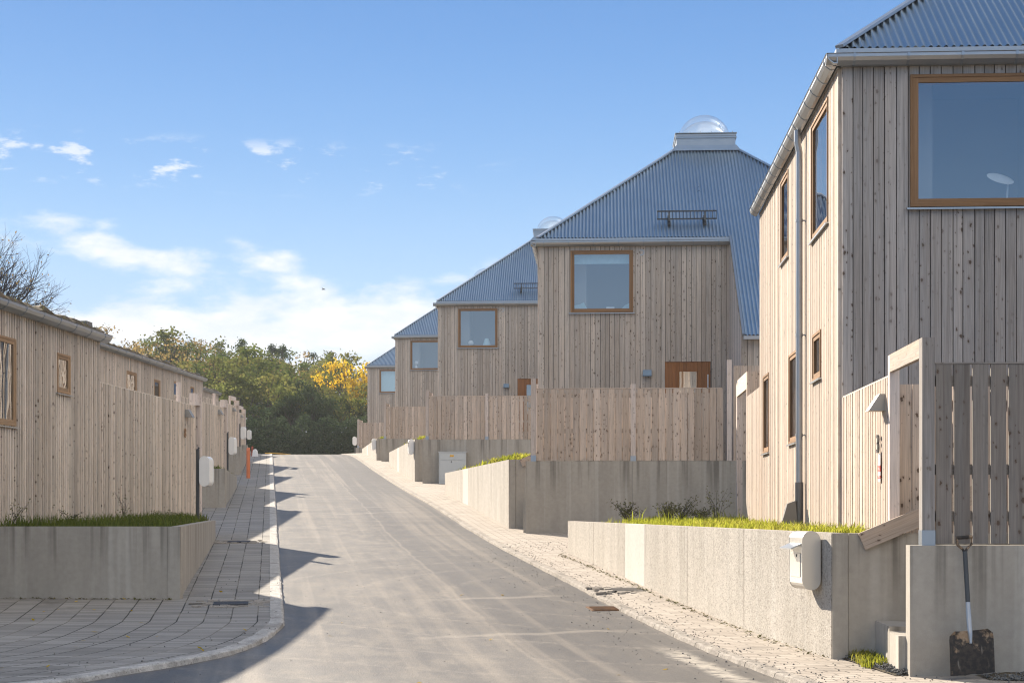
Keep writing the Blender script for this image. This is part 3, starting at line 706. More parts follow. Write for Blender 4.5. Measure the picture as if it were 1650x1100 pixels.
    for z in (.10, .30): mb.bar((3.02, yb, zb + z), (4.55, yb, zb + z), .03, .035)
    for k in range(17): mb.box(3.03 + k * .0938, 3.045 + k * .0938, yb - .008, yb + .008, zb + .10, zb + .30)
    for a in (3.33, 4.25):
        mb.bar((a, yb - .12, zb + .01), (a, yb + .02, zb + .30), .04, .03); mb.bar((a, yb + .25, zb + .21), (a, yb - .16, zb - .08), .06, .05)
    mb.build('snow_guard', DARKST, roof)
    # fascia and gutters
    mb = MB(); mb.box(-.06, A_W, -.13, -.10, 5.37, 5.475); mb.box(-.09, -.06, -.13, HD + .1, 5.37, 5.475); mb.box(-.02, A_W, -.10, 0, 5.28, 5.31)
    mb.box(-.06, -.0, 0, HD, 5.28, 5.31); mb.build('fascia', ZINC, root)
    mb = MB(); gutter(mb, (-.215, -.095, 5.275), (A_W, -.095, 5.275), (0, -1, 0)); gutter(mb, (-.085, HD + .12, 5.275), (-.085, -.22, 5.275), (-1, 0, 0))
    mb.build('gutter', [ZINC, FLASH], root)
    # downpipe on the street side
    mb = MB(); pb = 3.22
    mb.tube([(-.15, pb, 5.28), (-.15, pb, 5.12), (-.125, pb, 4.98), (-.125, pb, .35)], .047, 14)
    for z in (4.0, 2.4, 1.0):
        mb.tube([(-.125, pb, z), (-.125, pb, z + .04)], .053, 14); mb.box(-.12, -.02, pb - .008, pb + .008, z + .01, z + .03)
    pipe = mb.build('downpipe', PIPEZ, root)
    mb = MB(); mb.tube([(-.125, pb, .36), (-.125, pb, -.26)], .06, 14)
    mb.prism([(-.06, .10), (-.17, .06), (-.24, -.18), (-.20, -.22), (-.03, -.22)], (-.125, pb - .075, 0), (1, 0, 0), (0, 0, 1), (0, .15, 0))
    mb.build('leaf_trap', PIPE, pipe)
    # vent and front lamp
    mb = MB(); mb.lathe([(.045, -.03), (.05, .0), (.078, .0), (.085, -.03)], (0, 0, 0), 24); mb.lathe([(0.0, -.02), (.046, -.02)], (0, 0, 0), 24, m=1)
    v = mb.build('vent', [ZINC, DARKST], root); v.rotation_euler = (pi / 2, 0, 0); v.location = (2.60, -.028, 5.115)
    mb = MB(); mb.prism([(-.0, 0), (-.13, 0), (-.13, .03), (-.07, .16), (0, .16)], (2.64, -.02, 1.96), (0, 1, 0), (0, 0, 1), (.22, 0, 0))
    mb.build('wall_lamp', LAMPBLUE, root)
    return root

HOUSES = [(19.38, 3.966, 0.0), (41.3, .70, 1.39), (65.55, -2.975, 2.90), (87.3, -6.28, 3.86), (110.3, -9.84, 4.26), (134.6, -13.3, 4.83)]
def place(o, k, first=True):
    d, x, z = HOUSES[k]; o.location = (x, d, z + EYE); o.rotation_euler = (0, 0, -TH); return o
def world_pt(k, a, b, z):
    d, x, z0 = HOUSES[k]; return Vector((x + a * cos(TH) + b * sin(TH), d - a * sin(TH) + b * cos(TH), z0 + z + EYE))

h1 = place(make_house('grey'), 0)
tag(h1, 'nearest wooden house, grey boarded front with big square window and street wall in full sun', 'house', 'wooden houses with steel hip roofs')
h2 = place(make_house('brown'), 1)
tag(h2, 'brown boarded house with clear dome skylight and brown door above the fence', 'house', 'wooden houses with steel hip roofs')
for k, lb in ((2, 'third wooden house uphill, behind the house with the brown door, globe in its window'),
              (3, 'fourth wooden house uphill, only its left half and square window showing'),
              (4, 'fifth wooden house uphill, with a pale blind down in its window'),
              (5, 'farthest and smallest wooden house uphill, beside the yellow tree')):
    tag(place(copy_tree(h2), k), lb, 'house', 'wooden houses with steel hip roofs')

# ------------------------------------------------------------------ right-hand fences, gates and walls
FB = -4.80          # the front fence line
def make_front_fence(dark):
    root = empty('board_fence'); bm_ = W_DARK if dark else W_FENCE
    rg = random.Random(3)
    mb = MB(); a = .13
    while a < 4.22:
        if abs(a + .07 - 2.3) > .11: mb.box(a, a + .139, FB - .024 + rg.uniform(-.002, .002), FB, -.325 + rg.uniform(0, .006), 1.295, r=rg.random())
        a += .162
    for z in (-.12, .30, 1.10): mb.box(.13, 4.30, FB + .002, FB + .045, z, z + .095, g=0)
    mb.box(.12, 4.3, FB - .03, FB + .05, 1.297, 1.312, g=0, r=.9)
    mb.build('board_panel', bm_, root)
    mb = MB(); a = 4.55
    while a < 8.6: mb.box(a, a + .147, FB - .024, FB, -.325, 1.80, r=rg.random()); a += .158
    for z in (-.1, 1.5): mb.box(4.55, 8.7, FB + .002, FB + .045, z, z + .095, g=0)
    mb.build('board_panel', bm_, root)
    for a, zt in ((2.25, 1.40), (4.40, 1.93)):
        mb = MB(); mb.box(a, a + .11, FB - .06, FB + .05, -.33, zt, r=rg.random()); p = mb.build('post', W_POST, root)
    mb = MB(); mb.box(2.242, 2.368, FB - .068, FB - .0, -.336, -.22); mb.build('post_shoe', FLASH, p)
    return root
def make_gate(pm=W_POST):
    root = empty('gate_frame')
    mb = MB(); mb.box(0.0, .112, FB - .06, FB + .09, -.325, 1.535, r=.06); p = mb.build('post', pm, root)
    mb = MB(); mb.box(-.004, .116, FB - .068, FB + .094, -.336, -.20); mb.build('post_shoe', FLASH, p)
    mb = MB(); mb.box(0.0, .05, FB + .09, -3.20, 1.36, 1.535, g=1, r=.3); mb.build('header', W_FENCE, root)
    mb = MB(); mb.box(.0, .10, -3.20, -3.11, -.30, 1.532, r=.8); mb.build('post', W_POST, root)
    return root
def make_side_fence():
    root = empty('batten_fence')
    mb = MB(); wall(mb, (.04, -3.105), FY, (-1, 0), 3.06, -.27, 1.32, [], 'battens', seed=21); wall(mb, (.06, -3.105), FY, (1, 0), 3.06, -.27, 1.32, [], 'battens', seed=22)
    mb.box(.0, .10, -3.105, -.05, 1.32, 1.335, g=1, r=.9)
    mb.build('batten_panel', W_SIDE, root)
    mb = MB(); mb.prism([(0, 0), (-.17, 0), (-.06, .17), (0, .17)], (.0, -2.98, .99), (1, 0, 0), (0, 0, 1), (0, .22, 0)); mb.build('wall_lamp', ZINC_D, root)
    return root
def make_inner_fence():
    root = empty('inner_fence'); rg = random.Random(5); mb = MB(); a = .12
    while a < 4.4: mb.box(a, a + .125, -3.05, -3.028, -.30, 1.25 - .0 * a, r=rg.random()); a += .135
    for z in (.1, 1.0): mb.box(.12, 4.4, -3.026, -2.99, z, z + .09, g=0)
    mb.build('board_panel', W_FENCE, root); return root
def make_plinth():
    root = empty('concrete_plinth')
    for a0, a1, r in ((-.116, 2.28, .2), (2.285, 4.62, .5), (4.625, 9.0, .35)):
        mb = MB(); mb.box(a0, a1, FB - .10, FB + .10, -2.3, -.336, r=r, top0=True); mb.build('panel', CONC, root)
    return root
WA, WB = Vector((-.53, -2.86)), None
def make_retaining():
    root = empty('retaining_wall')
    # street face runs at the angle of the street; near corner (-.53, -2.86) in the house frame
    near = Vector((3.19, 16.1)); far = Vector((1.069, 30.9)); base = Vector((3.966, 19.38))
    def loc(p): v = p - base; return Vector((v.x * cos(TH) - v.y * sin(TH), v.x * sin(TH) + v.y * cos(TH)))
    n, f = loc(near), loc(far); D = (f - n); L = D.length; D.normalize(); S = Vector((D.y, -D.x))
    cuts = [0, 3.08, 5.78, 8.35, 9.77, 12.4, L]
    for i, (u0, u1) in enumerate(zip(cuts, cuts[1:])):
        mb = MB(); p = n + D * (u0 + .012); q = D * (u1 - u0 - .018); r = (.25, .35, .1, .95, .45, .7)[i]
        mb.obox((p.x, p.y, -2.2), (q.x, q.y, 0), (S.x * .15, S.y * .15, 0), (0, 0, 2.2 - .25), 2, r, 0, True)
        mb.build('panel', CONC_AGG if i != 3 else CONC_PALE, root)
    mb = MB(); mb.box(n.x + .165, 4.6, n.y - .0, n.y + .15, -2.2, -.252, r=.3, top0=True); mb.box(n.x + .004, n.x + .16, n.y - .012, n.y - .001, -2.2, -.25, r=.6, top0=True)
    mb.build('return_wall', CONC, root)
    p = n + D * (L - .15)
    mb = MB(); mb.box(p.x + S.x * .16, p.x + 3.2, p.y + .02, p.y + .15, -2.2, -.27, r=.4, top0=True); mb.build('return_wall', CONC, root)
    return root
CONC_PALE = concrete('concrete_pale_panel', (0.56, 0.54, 0.50, 1), (0.62, 0.60, 0.56, 1), 0.05, 0.15)
def make_stringer():
    mb = MB(); mb.bar((-.30, -3.345, -.335), (.95, -3.345, .20), .045, .175, r=.25); return mb.build('stair_board', W_FENCE)
def make_steps():
    mb = MB(); mb.box(-.16, 2.0, -4.1, -3.33, -2.2, -1.12, r=.8, top0=True); mb.box(.62, 2.2, -4.1, -3.328, -1.11, -.95, r=.7, top0=True); mb.box(.95, 2.4, -4.1, -3.326, -.945, -.78, r=.7, top0=True)
    mb.box(-.18, .3, -4.69, -4.13, -2.2, -1.165, r=.95, top0=True); return mb.build('concrete_steps', CONC)
ORD = ['nearest', 'second', 'third', 'fourth', 'fifth', 'sixth']
def lots(maker, ks, name_labels, cat, group, first=None):
    src = None; out = []
    for k, lb in zip(ks, name_labels):
        o = maker() if src is None else copy_tree(src)
        src = src or o; place(o, k); tag(o, lb, cat, group); out.append(o)
    return out
f0 = place(make_front_fence(True), 0); tag(f0, 'dark board fence above the shovel', 'fence', 'board fences on concrete plinths')
lots(lambda: make_front_fence(False), range(1, 6), ['wide board fence in front of the house with the brown door', 'board fence above the grey electric cabinet',
     'small board fence on a low plinth, below the fourth house', 'small board fence below the fifth house, white mailbox before it', 'farthest small board fence at the crest of the road'], 'fence', 'board fences on concrete plinths')
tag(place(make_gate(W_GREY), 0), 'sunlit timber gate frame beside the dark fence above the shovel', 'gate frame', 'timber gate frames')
lots(make_gate, range(1, 6), ['timber gate post at the left end of the wide brown board fence', 'gate post at the end of the fence above the electric cabinet',
     'gate post at the end of the fourth fence uphill', 'gate post at the end of the fifth fence uphill', 'farthest gate post at the crest'], 'gate frame', 'timber gate frames')
lots(make_side_fence, range(5), ['sunlit batten fence with wall lamp and house number', 'batten fence behind the post of the wide brown fence, edge of its lamp showing', 'side batten fence of the third house', 'side batten fence of the fourth house', 'side batten fence of the fifth house'], 'fence', 'batten fences by the gates')
lots(make_inner_fence, range(2), ['shaded board fence seen through the sunlit gate frame', 'shaded board fence behind the wide brown fence'], 'fence', 'inner board fences')
lots(make_plinth, range(6), ['grey concrete plinth behind the shovel', 'large stained concrete plinth behind the grass and dry weeds', 'concrete plinth behind the grey electric cabinet',
     'low concrete plinth under the fourth board fence', 'low concrete plinth under the fifth board fence', 'concrete plinth under the farthest board fence'], 'concrete wall', 'concrete plinths')
lots(make_retaining, range(4), ['sunlit aggregate concrete retaining wall with the grey mailbox', 'sunlit concrete retaining wall left of the large stained plinth', 'sunlit concrete retaining wall with white mailbox, left of the electric cabinet',
     'small sunlit concrete retaining wall near the crest'], 'retaining wall', 'retaining walls along the right pavement')
lots(make_stringer, range(3), ['sloping grey board against the concrete by the sunlit gate frame', 'short sloping board beside the large stained plinth', 'sloping board left of the electric cabinet'], 'board', 'sloping boards by the steps')
lots(make_steps, range(2), ['pale concrete steps half hidden behind the plinth with the shovel', 'concrete steps hidden behind the large stained plinth'], 'steps', 'concrete steps')

# back garden portal of the first house
root = empty('garden_portal')
mb = MB(); wall(mb, (.02, HD + .02), FY, (-1, 0), 3.0, -.27, 2.20, [], 'battens', seed=31); mb.build('batten_panel', W_SIDE, root)
mb = MB(); mb.box(0, .26, 12.78, 12.92, -.27, 2.72, r=.5); mb.build('post', W_FENCE, root)
mb = MB(); mb.box(0, .12, 15.2, 15.36, -.27, 2.55, r=.5); mb.build('post', W_POST, root)
mb = MB(); mb.box(-.002, .06, 12.92, 15.4, 2.38, 2.72, g=1, r=.95); mb.build('header', W_SIDE, root)
mb = MB(); rg = random.Random(1)
for k in range(8): mb.box(.3 + k * .15, .445 + k * .15, 14.6, 14.63, -.25, 2.3, r=rg.random())
mb.build('board_panel', W_FENCE, root)
place(root, 0); tag(root, 'sunlit timber portal and batten fence at the back of the nearest house', 'gate frame')

# soil beds behind the retaining walls
def bed(name, pts, z, k=None, anchor=None):
    mb = MB(); 
    P = [world_pt(k, a, b, z) for a, b in pts] if k is not None else [anchor(a, b, z) for a, b in pts]
    n = 14
    for i in range(n):
        for j in range(n):
            q = []
            for s, t in ((i, j), (i + 1, j), (i + 1, j + 1), (i, j + 1)):
                s, t = s / n, t / n
                p = P[0] * (1 - s) * (1 - t) + P[1] * s * (1 - t) + P[2] * s * t + P[3] * (1 - s) * t
                q.append(p + Vector((0, 0, .05 * mnoise.noise(p * .9) * (1 if 0 < s < 1 and 0 < t < 1 else 0))))
            mb.face(q, None, .5, 0, True)
    return structure(mb.build(name, SOIL, weld=True))
BED_R = [(-.36, -2.7), (0.3, -2.7), (.3, 17.4), (-3.45, 11.2)]
for k in range(4): bed('planting_bed', [(-.42, -3.2), (0.0, -3.2), (0.0, 11.35), (-3.3, 11.35)], -.31, k)
bed('planting_bed', [(-2.9, 11.3), (3.5, 11.3), (3.5, 17.0), (-2.0, 17.0)], -.33, 0)

# ------------------------------------------------------------------ left-hand row houses
LEFTZ = [0.0, 1.39, 2.90, 3.86, 4.26, 4.60, 4.95]
def lanchor(k): return Vector((-7.61 - 3.465 * k, 29.62 + 23.04 * k, LEFTZ[k] + EYE))
def lplace(o, k): o.location = lanchor(k); o.rotation_euler = (0, 0, -TH); return o
def lworld(k, a, b, z):
    v = lanchor(k); return v + Vector((a * cos(TH) + b * sin(TH), -a * sin(TH) + b * cos(TH), z))
def make_row_house():
    root = empty('row_house'); L = 10.2
    wins = [(L - 5.25, L - 4.25, 1.28, 2.65), (L - 2.34, L - 1.65, 1.96, 2.63)]
    mb = MB(); wall(mb, (0, -L), FY, (1, 0), L, -.30, 3.08, wins, 'battens', seed=41); mb.build('wall', W_LEFT, root)
    mb = MB(); wall(mb, (-6.5, -L), FX, (0, -1), 6.5, -.9, 3.08, [], 'battens', seed=42); wall(mb, (-6.5, 0), FX, (0, 1), 6.5, -.9, 3.08, [], 'battens', seed=43)
    wall(mb, (-6.5, -L), FY, (-1, 0), L, -.9, 3.2, [], 'battens', seed=44); mb.build('wall', W_LEFT, root)
    for w in wins: window(root, (0, -L), FY, (1, 0), *w, W_TAN, GLASS_L, 1.2, .06)
    mb = MB(); n = 60; rg = random.Random(9)    # planted roof: a bumpy sedum mat with an uneven outline at the eave
    xs = [-6.7, -5, -3.5, -2.2, -1.2, -.6, -.25, -.02, .09]
    hh = [[.06 * mnoise.noise(Vector((x * 2, y * 1.6, 0))) + rg.uniform(-.02, .03) + (.16 if x < 0 else .08) + .05 * -x for x in xs] for y in [(-L - .1) + (L + .2) * i / n for i in range(n + 1)]]
    for i in range(n):
        y0, y1 = (-L - .1) + (L + .2) * i / n, (-L - .1) + (L + .2) * (i + 1) / n
        for j in range(len(xs) - 1):
            mb.face([(xs[j], y0, 3.14 + hh[i][j]), (xs[j + 1], y0, 3.14 + hh[i][j + 1]), (xs[j + 1], y1, 3.14 + hh[i + 1][j + 1]), (xs[j], y1, 3.14 + hh[i + 1][j])], None, .5, 0, True)
        mb.face([(.09, y0, 3.14 + hh[i][-1]), (.09, y0, 3.12), (.09, y1, 3.12), (.09, y1, 3.14 + hh[i + 1][-1])], None, .5)
    for s, yy in ((0, -L - .1), (n, .1)):
        mb.face([(xs[j], yy, 3.14 + hh[s][j]) for j in range(len(xs))] + [(.09, yy, 3.08), (-6.7, yy, 3.08)], None, .5)
    rf = mb.build('roof', SEDUM, root)
    mb = MB(); mb.box(-.35, -.1, -.30, .02, 3.2, 3.40); mb.build('vent_cap', PIPE, rf)
    mb = MB(); rg = random.Random(12)
    for i in range(520):
        y = rg.uniform(-L, 0); x = rg.uniform(-.6, .1); h = rg.uniform(.03, .14); b = Vector((x, y, 3.22 + .05 * -x)); t = b + Vector((rg.uniform(-.05, .05), rg.uniform(-.05, .05), h)); s = rg.uniform(.006, .014)
        mb.face([b - Vector((0, s, 0)), b + Vector((0, s, 0)), t + Vector((0, s * .8, 0)), t - Vector((0, s * .8, 0))], None, rg.random())
    sp = mb.build('sedum_sprigs', WEED, rf); sp['kind'] = 'stuff'
    mb = MB(); mb.box(.0, .075, -L - .05, .1, 3.04, 3.07); mb.box(.075, .10, -L - .05, .1, 3.03, 3.155); mb.build('fascia', ZINC, root)
    mb = MB(); gutter(mb, (.105, -L - .1, 3.03), (.105, .14, 3.03), (1, 0, 0), .8, .13, .13); mb.build('gutter', [ZINC, FLASH], root)
    return root
def make_left_fence():
    root = empty('batten_fence')
    mb = MB(); wall(mb, (-.07, .03), FY, (1, 0), 7.3, -.32, 2.32, [], 'battens', seed=51); wall(mb, (-.13, .03), FY, (-1, 0), 7.3, -.32, 2.32, [], 'battens', seed=52)
    mb.box(-.15, -.035, .03, 7.33, 2.32, 2.335, g=1, r=.8); mb.build('batten_panel', W_LEFT, root)
    mb = MB(); mb.prism([(0, 0), (.17, 0), (.07, .17), (0, .17)], (-.025, 6.32, 2.02), (1, 0, 0), (0, 0, 1), (0, .22, 0)); mb.build('wall_lamp', ZINC_D, root)
    return root
def make_left_gate():
    root = empty('gate_frame')
    mb = MB(); mb.box(-.16, -.08, 6.05, 6.19, -.3, 2.78, r=.5); mb.build('post', W_POST, root)
    mb = MB(); mb.box(-.16, .06, 7.36, 7.5, -.5, 2.62, r=.5); mb.build('post', W_POST, root)
    mb = MB(); mb.box(-.16, .055, 7.22, 7.355, 2.34, 2.62, r=.6); mb.build('post', W_POST, root)
    mb = MB(); mb.box(-.16, -.03, 6.19, 7.2, 2.58, 2.78, g=1, r=.8); mb.build('header', W_POST, root)
    return root
def make_left_wall():
    root = empty('retaining_wall')
    c, e = Vector((3.246, -6.45)), Vector((.86, 5.5)); D = e - c; L = D.length; D.normalize(); S = Vector((-D.y, D.x))
    mb = MB(); mb.box(-3.0, c.x - .19, c.y, c.y + .16, -2.4, -.265, r=.2, top0=True); mb.build('panel', CONC, root)
    mb = MB(); mb.box(c.x - .185, c.x - .0, c.y, c.y + .16, -2.4, -.265, r=.6, top0=True); mb.build('panel', CONC, root)
    cuts = [.0, 3.4, 7.6, L]
    for i, (u0, u1) in enumerate(zip(cuts, cuts[1:])):
        mb = MB(); p = c + D * (u0 + .006 + (.165 if i == 0 else 0)); q = D * (u1 - u0 - .008 - (.165 if i == 0 else 0))
        mb.obox((p.x, p.y, -2.4), (q.x, q.y, 0), (S.x * .15, S.y * .15, 0), (0, 0, 2.4 - .267), 2, (.55, .25, .7)[i], 0, True); mb.build('panel', CONC, root)
    return root
def make_post_mailbox():
    root = empty('mailbox')
    mb = MB(); mailbox_body(mb, 1.36, 2.50, .43, 1.03, .20, .36); mb.build('box', WHITE, root)
    mb = MB(); mb.tube([(1.20, 2.62, -.6), (1.20, 2.62, 1.17), (1.22, 2.62, 1.21)], .035, 10); mb.build('post', DARKST, root)
    return root
def mailbox_body(mb, a, b, z0, z1, w, ln):
    r = w / 2; o = [(r * cos(t * pi / 10), (z1 - z0) / 2 - r + r * sin(t * pi / 10)) for t in range(11)] + [(-r * cos(t * pi / 10), -(z1 - z0) / 2 + r - r * sin(t * pi / 10)) for t in range(11)]
    zc = (z0 + z1) / 2
    mb.prism([(x * 1.03, z * 1.01) for x, z in o], (a, b, zc), (1, 0, 0), (0, 0, 1), (0, .012, 0)); mb.prism(o, (a, b + .012, zc), (1, 0, 0), (0, 0, 1), (0, ln - .024, 0), sm=True)
    mb.prism([(x * 1.03, z * 1.01) for x, z in o], (a, b + ln - .012, zc), (1, 0, 0), (0, 0, 1), (0, .012, 0))

def llots(maker, ks, labels, cat, group):
    src = None; out = []
    for k, lb in zip(ks, labels):
        o = maker() if src is None else copy_tree(src); src = src or o; lplace(o, k); tag(o, lb, cat, group); out.append(o)
    return out
llots(make_row_house, range(4), ['nearest low row house with planted roof and tan windows, at the left edge', 'second low row house uphill, two small windows above the long fence', 'third low row house uphill, its roof edge under the trees', 'farthest low row house uphill, mostly hidden by fences'], 'row house', 'low row houses on the left')
llots(make_left_fence, range(7), ['tall batten fence with the number 8, nearest of the left row', 'second tall batten fence on the left, behind the small concrete planter wall', 'third batten fence on the left side of the street', 'fourth batten fence on the left side', 'fifth batten fence on the left side', 'sixth batten fence on the left side', 'farthest batten fence on the left side'], 'fence', 'batten fences on the left')
lg = llots(make_left_gate, range(7), ['timber gate frame at the end of the fence numbered 8', 'second timber gate frame on the left side', 'third timber gate frame on the left, open above its gate', 'fourth timber gate frame on the left', 'fifth timber gate frame on the left', 'sixth timber gate frame on the left', 'farthest timber gate frame on the left'], 'gate frame', 'gate frames on the left')
for o in lg[:2]:
    for ch in list(o.children):
        if ch.name.startswith('header'): bpy.data.objects.remove(ch)
llots(make_left_wall, range(6), ['stained grey concrete wall with grass on top, in the left foreground', 'small concrete planter wall behind the nearest white mailbox', 'third concrete planter wall on the left pavement', 'fourth concrete planter wall on the left', 'fifth concrete planter wall on the left', 'sixth concrete planter wall on the left'], 'retaining wall', 'planter walls on the left')
llots(make_post_mailbox, range(6), ['nearest white pill-shaped mailbox on a dark post, left side', 'second white pill-shaped mailbox on the left', 'third white mailbox on the left, above the orange pole', 'fourth white mailbox on the left', 'fifth white mailbox on the left', 'farthest white mailbox on the left'], 'mailbox', 'white mailboxes on the left')
for k in range(6): bed('planting_bed', [(0, -6.3), (3.08, -6.3), (.72, 5.4), (0, 5.4)], -.34, None, lambda a, b, z, k=k: lworld(k, a, b, z))

# ------------------------------------------------------------------ right-hand mailboxes
def wall_mailbox(k, lb, mat, long=.42):
    root = empty('mailbox')
    mb = MB(); mailbox_body(mb, -.105, -2.56, -.83, -.235, .19, long); box = mb.build('box', mat, root)
    mb = MB(); mb.prism([(-.11, -.02), (.0, .03), (.0, .042), (-.115, -.008)], (-.20, -2.53, -.40), (1, 0, 0), (0, 0, 1), (0, long - .06, 0)); mb.build('flap', ZINC, box)
    mb = MB(); mb.box(-.206, -.20, -2.50, -2.56 + long - .05, -.70, -.46); mb.build('door', mat, box)
    mb = MB(); mb.box(-.211, -.207, -2.40, -2.385, -.50, -.47); mb.build('lock', DARKST, box)
    root.rotation_euler = (0, 0, 0)
    # turn to the street direction about the wall's near corner
    d, x, z = HOUSES[k]
    piv = Vector((-.591, -3.318))
    ang = math.atan(SLOPE + .003)
    v = Vector((piv.x * cos(TH) + piv.y * sin(TH), -piv.x * sin(TH) + piv.y * cos(TH)))
    root.rotation_euler = (0, 0, ang); root.location = (x + v.x + .33 * -sin(ang) + .0, d + v.y + .33 * cos(ang) + 2.56 * cos(ang) - .05, z + EYE)
    root.location.x += -2.56 * sin(ang) - .0
    tag(root, lb, 'mailbox', 'mailboxes on the right walls'); return root
MAILG = plain('mailbox_grey_lacquer', (0.62, 0.59, 0.54, 1), 0.32, 0.35, 0.06, 5.0)
m1 = wall_mailbox(0, 'grey rounded metal mailbox with open flap, fixed to the sunlit wall', MAILG)
m3 = wall_mailbox(2, 'white rounded mailbox on the retaining wall left of the electric cabinet', WHITE)
m4 = wall_mailbox(3, 'small white rounded mailbox on the retaining wall near the crest', WHITE)
def free_mailbox(px, py0, py1, d, lb):
    X = (px - 825) * d / FPX; z1 = (818 - py0) * d / FPX; z0 = (818 - py1) * d / FPX
    root = empty('mailbox'); root.location = (X, d, EYE)
    mb = MB(); mailbox_body(mb, 0, 0, z0, z1, .23, .4); mb.build('box', WHITE, root)
    mb = MB(); mb.tube([(0, .46, zr(d) - .2), (0, .46, z1)], .035, 8); mb.build('post', DARKST, root)
    tag(root, lb, 'mailbox', 'mailboxes on the right walls')
free_mailbox(571, 703, 717, 100, 'white mailbox on a post in front of the fifth fence')
free_mailbox(548, 712, 725, 118, 'lone white mailbox on a post at the road crest before the dark trees')

# house numbers and sticker
def number(txt, loc, rot, size, label, mat):
    cu = bpy.data.curves.new('house_number', 'FONT'); cu.body = txt; cu.size = size; cu.extrude = .012; cu.align_x = 'CENTER'
    tmp = bpy.data.objects.new('house_number', cu); COL.objects.link(tmp)
    dg = bpy.context.evaluated_depsgraph_get(); me = bpy.data.meshes.new_from_object(tmp.evaluated_get(dg)); COL.objects.unlink(tmp); bpy.data.objects.remove(tmp)
    me.materials.clear(); me.materials.append(mat)
    o = bpy.data.objects.new('house_number', me); COL.objects.link(o); o.location = loc; o.rotation_euler = rot; tag(o, label, 'house number'); return o
number('3', world_pt(0, -.035, -2.72, .57), (pi / 2, 0, -pi / 2 - TH), .27, 'dark house number 3 on the sunlit batten fence', PIPE)
number('8', lworld(0, .0, 6.25, 1.57), (pi / 2, 0, pi / 2 - TH), .29, 'wooden house number 8 on the tall left fence', W_TAN)
root = empty('sticker'); p = world_pt(0, -.012, -2.72, .27); root.location = p; root.rotation_euler = (0, 0, -TH)
for nm, z0, z1, mt in (('white_band', .17, .29, WHITE), ('red_band', .105, .168, RED), ('white_band', .065, .103, WHITE), ('red_band', .035, .063, RED), ('white_band', 0, .033, WHITE)):
    mb = MB(); mb.box(-.012, -.006, -.07, .07, z0, z1); b_ = mb.build(nm, mt, root)
    if nm == 'red_band':
        mb = MB()
        for k in range(4 if z1 > .1 else 2): mb.box(-.0135, -.0122, -.05 + .006 * k, .05 - .01 * (k % 2), z0 + .008 + k * .014, z0 + .013 + k * .014)
        mb.build('lettering', WHITE, b_)
tag(root, 'narrow red and white sticker under the house number 3', 'sticker')

# ------------------------------------------------------------------ electric cabinet
d = 60.2; X0, X1 = (707 - 825) * d / FPX, (751 - 825) * d / FPX; zt = (818 - 727) * d / FPX + EYE; zb = zt - 1.25
cab = empty('electric_cabinet'); cab.location = (X0, d, zb)
w = X1 - X0
mb = MB(); mb.box(0, w, 0, .32, 0, 1.22); mb.box(-.015, w + .015, -.03, .335, 1.22, 1.25); mb.build('body', CABGREY, cab)
mb = MB(); mb.box(.04, w - .04, -.018, 0, .17, .34); mb.box(.04, w - .04, -.022, 0, .345, .93); mb.box(.04, w - .04, -.026, 0, .945, 1.19); dr = mb.build('door', CABGREY, cab)
mb = MB(); mb.box(.42, .56, -.030, -.027, 1.05, 1.12); mb.build('warning_label', YELLOW, cab)
mb = MB(); mb.box(.46, .49, -.032, -.023, .84, .89); mb.build('lock', DARKST, dr)
tag(cab, 'light grey electric cabinet with small orange label against a concrete plinth', 'cabinet')

# ------------------------------------------------------------------ poles and small street things
def gz(x, d): return zr(d) + EYE + KH
def pole(px, py0, py1, d, wpx, mat, label, lean=0.0):
    X = (px - 825) * d / FPX; zb = gz(X, d) - .05; zt = (818 - py0) * d / FPX + EYE; r = wpx * d / FPX / 2
    mb = MB(); n = 14; o = [(r * cos(2 * pi * k / n), r * sin(2 * pi * k / n)) for k in range(n)]
    h = zt - zb
    for k in range(n):
        j = (k + 1) % n
        mb.face([(*o[k], 0), (*o[j], 0), (o[j][0] + lean, o[j][1], h + o[j][1] * .9 - .0), (o[k][0] + lean, o[k][1], h + o[k][1] * .9)], None, .5, 0, True)
    mb.face([(q[0] + lean, q[1], h + q[1] * .9) for q in o], None, .5)
    ob = mb.build('marker_pole', mat); ob.location = (X, d, zb); tag(ob, label, 'marker pole', 'orange marker poles'); return ob
pole(400, 723, 768, 66.0, 6.0, ORANGE, 'bright orange marker pole standing on the left pavement')
pole(406.5, 720, 734, 92.0, 3.4, ORANGE_D, 'dark red marker pole farther up the left pavement')
mb = MB(); X = (410 - 825) * 91 / FPX
mb.prism([(-.14, 0), (.14, 0), (.10, .3), (.02, .42), (-.09, .36)], (0, 0, 0), (1, 0, 0), (0, 0, 1), (.05, .22, 0)); o = mb.build('sack', FABRIC); o.location = (X, 91, gz(X, 91)); tag(o, 'small white sack beside the dark red pole', 'sack')
mb = MB(); mb.tube([(0, 0, 0), (.5, .2, .01), (1.0, 1.6, .01), (1.15, 3.4, .02)], .035, 6); o = mb.build('hose', YELLOW); X = (427 - 825) * 101 / FPX; o.location = (X, 101, zr(101.5) + EYE + .06); tag(o, 'yellow hose lying across the kerb at the road crest', 'hose')

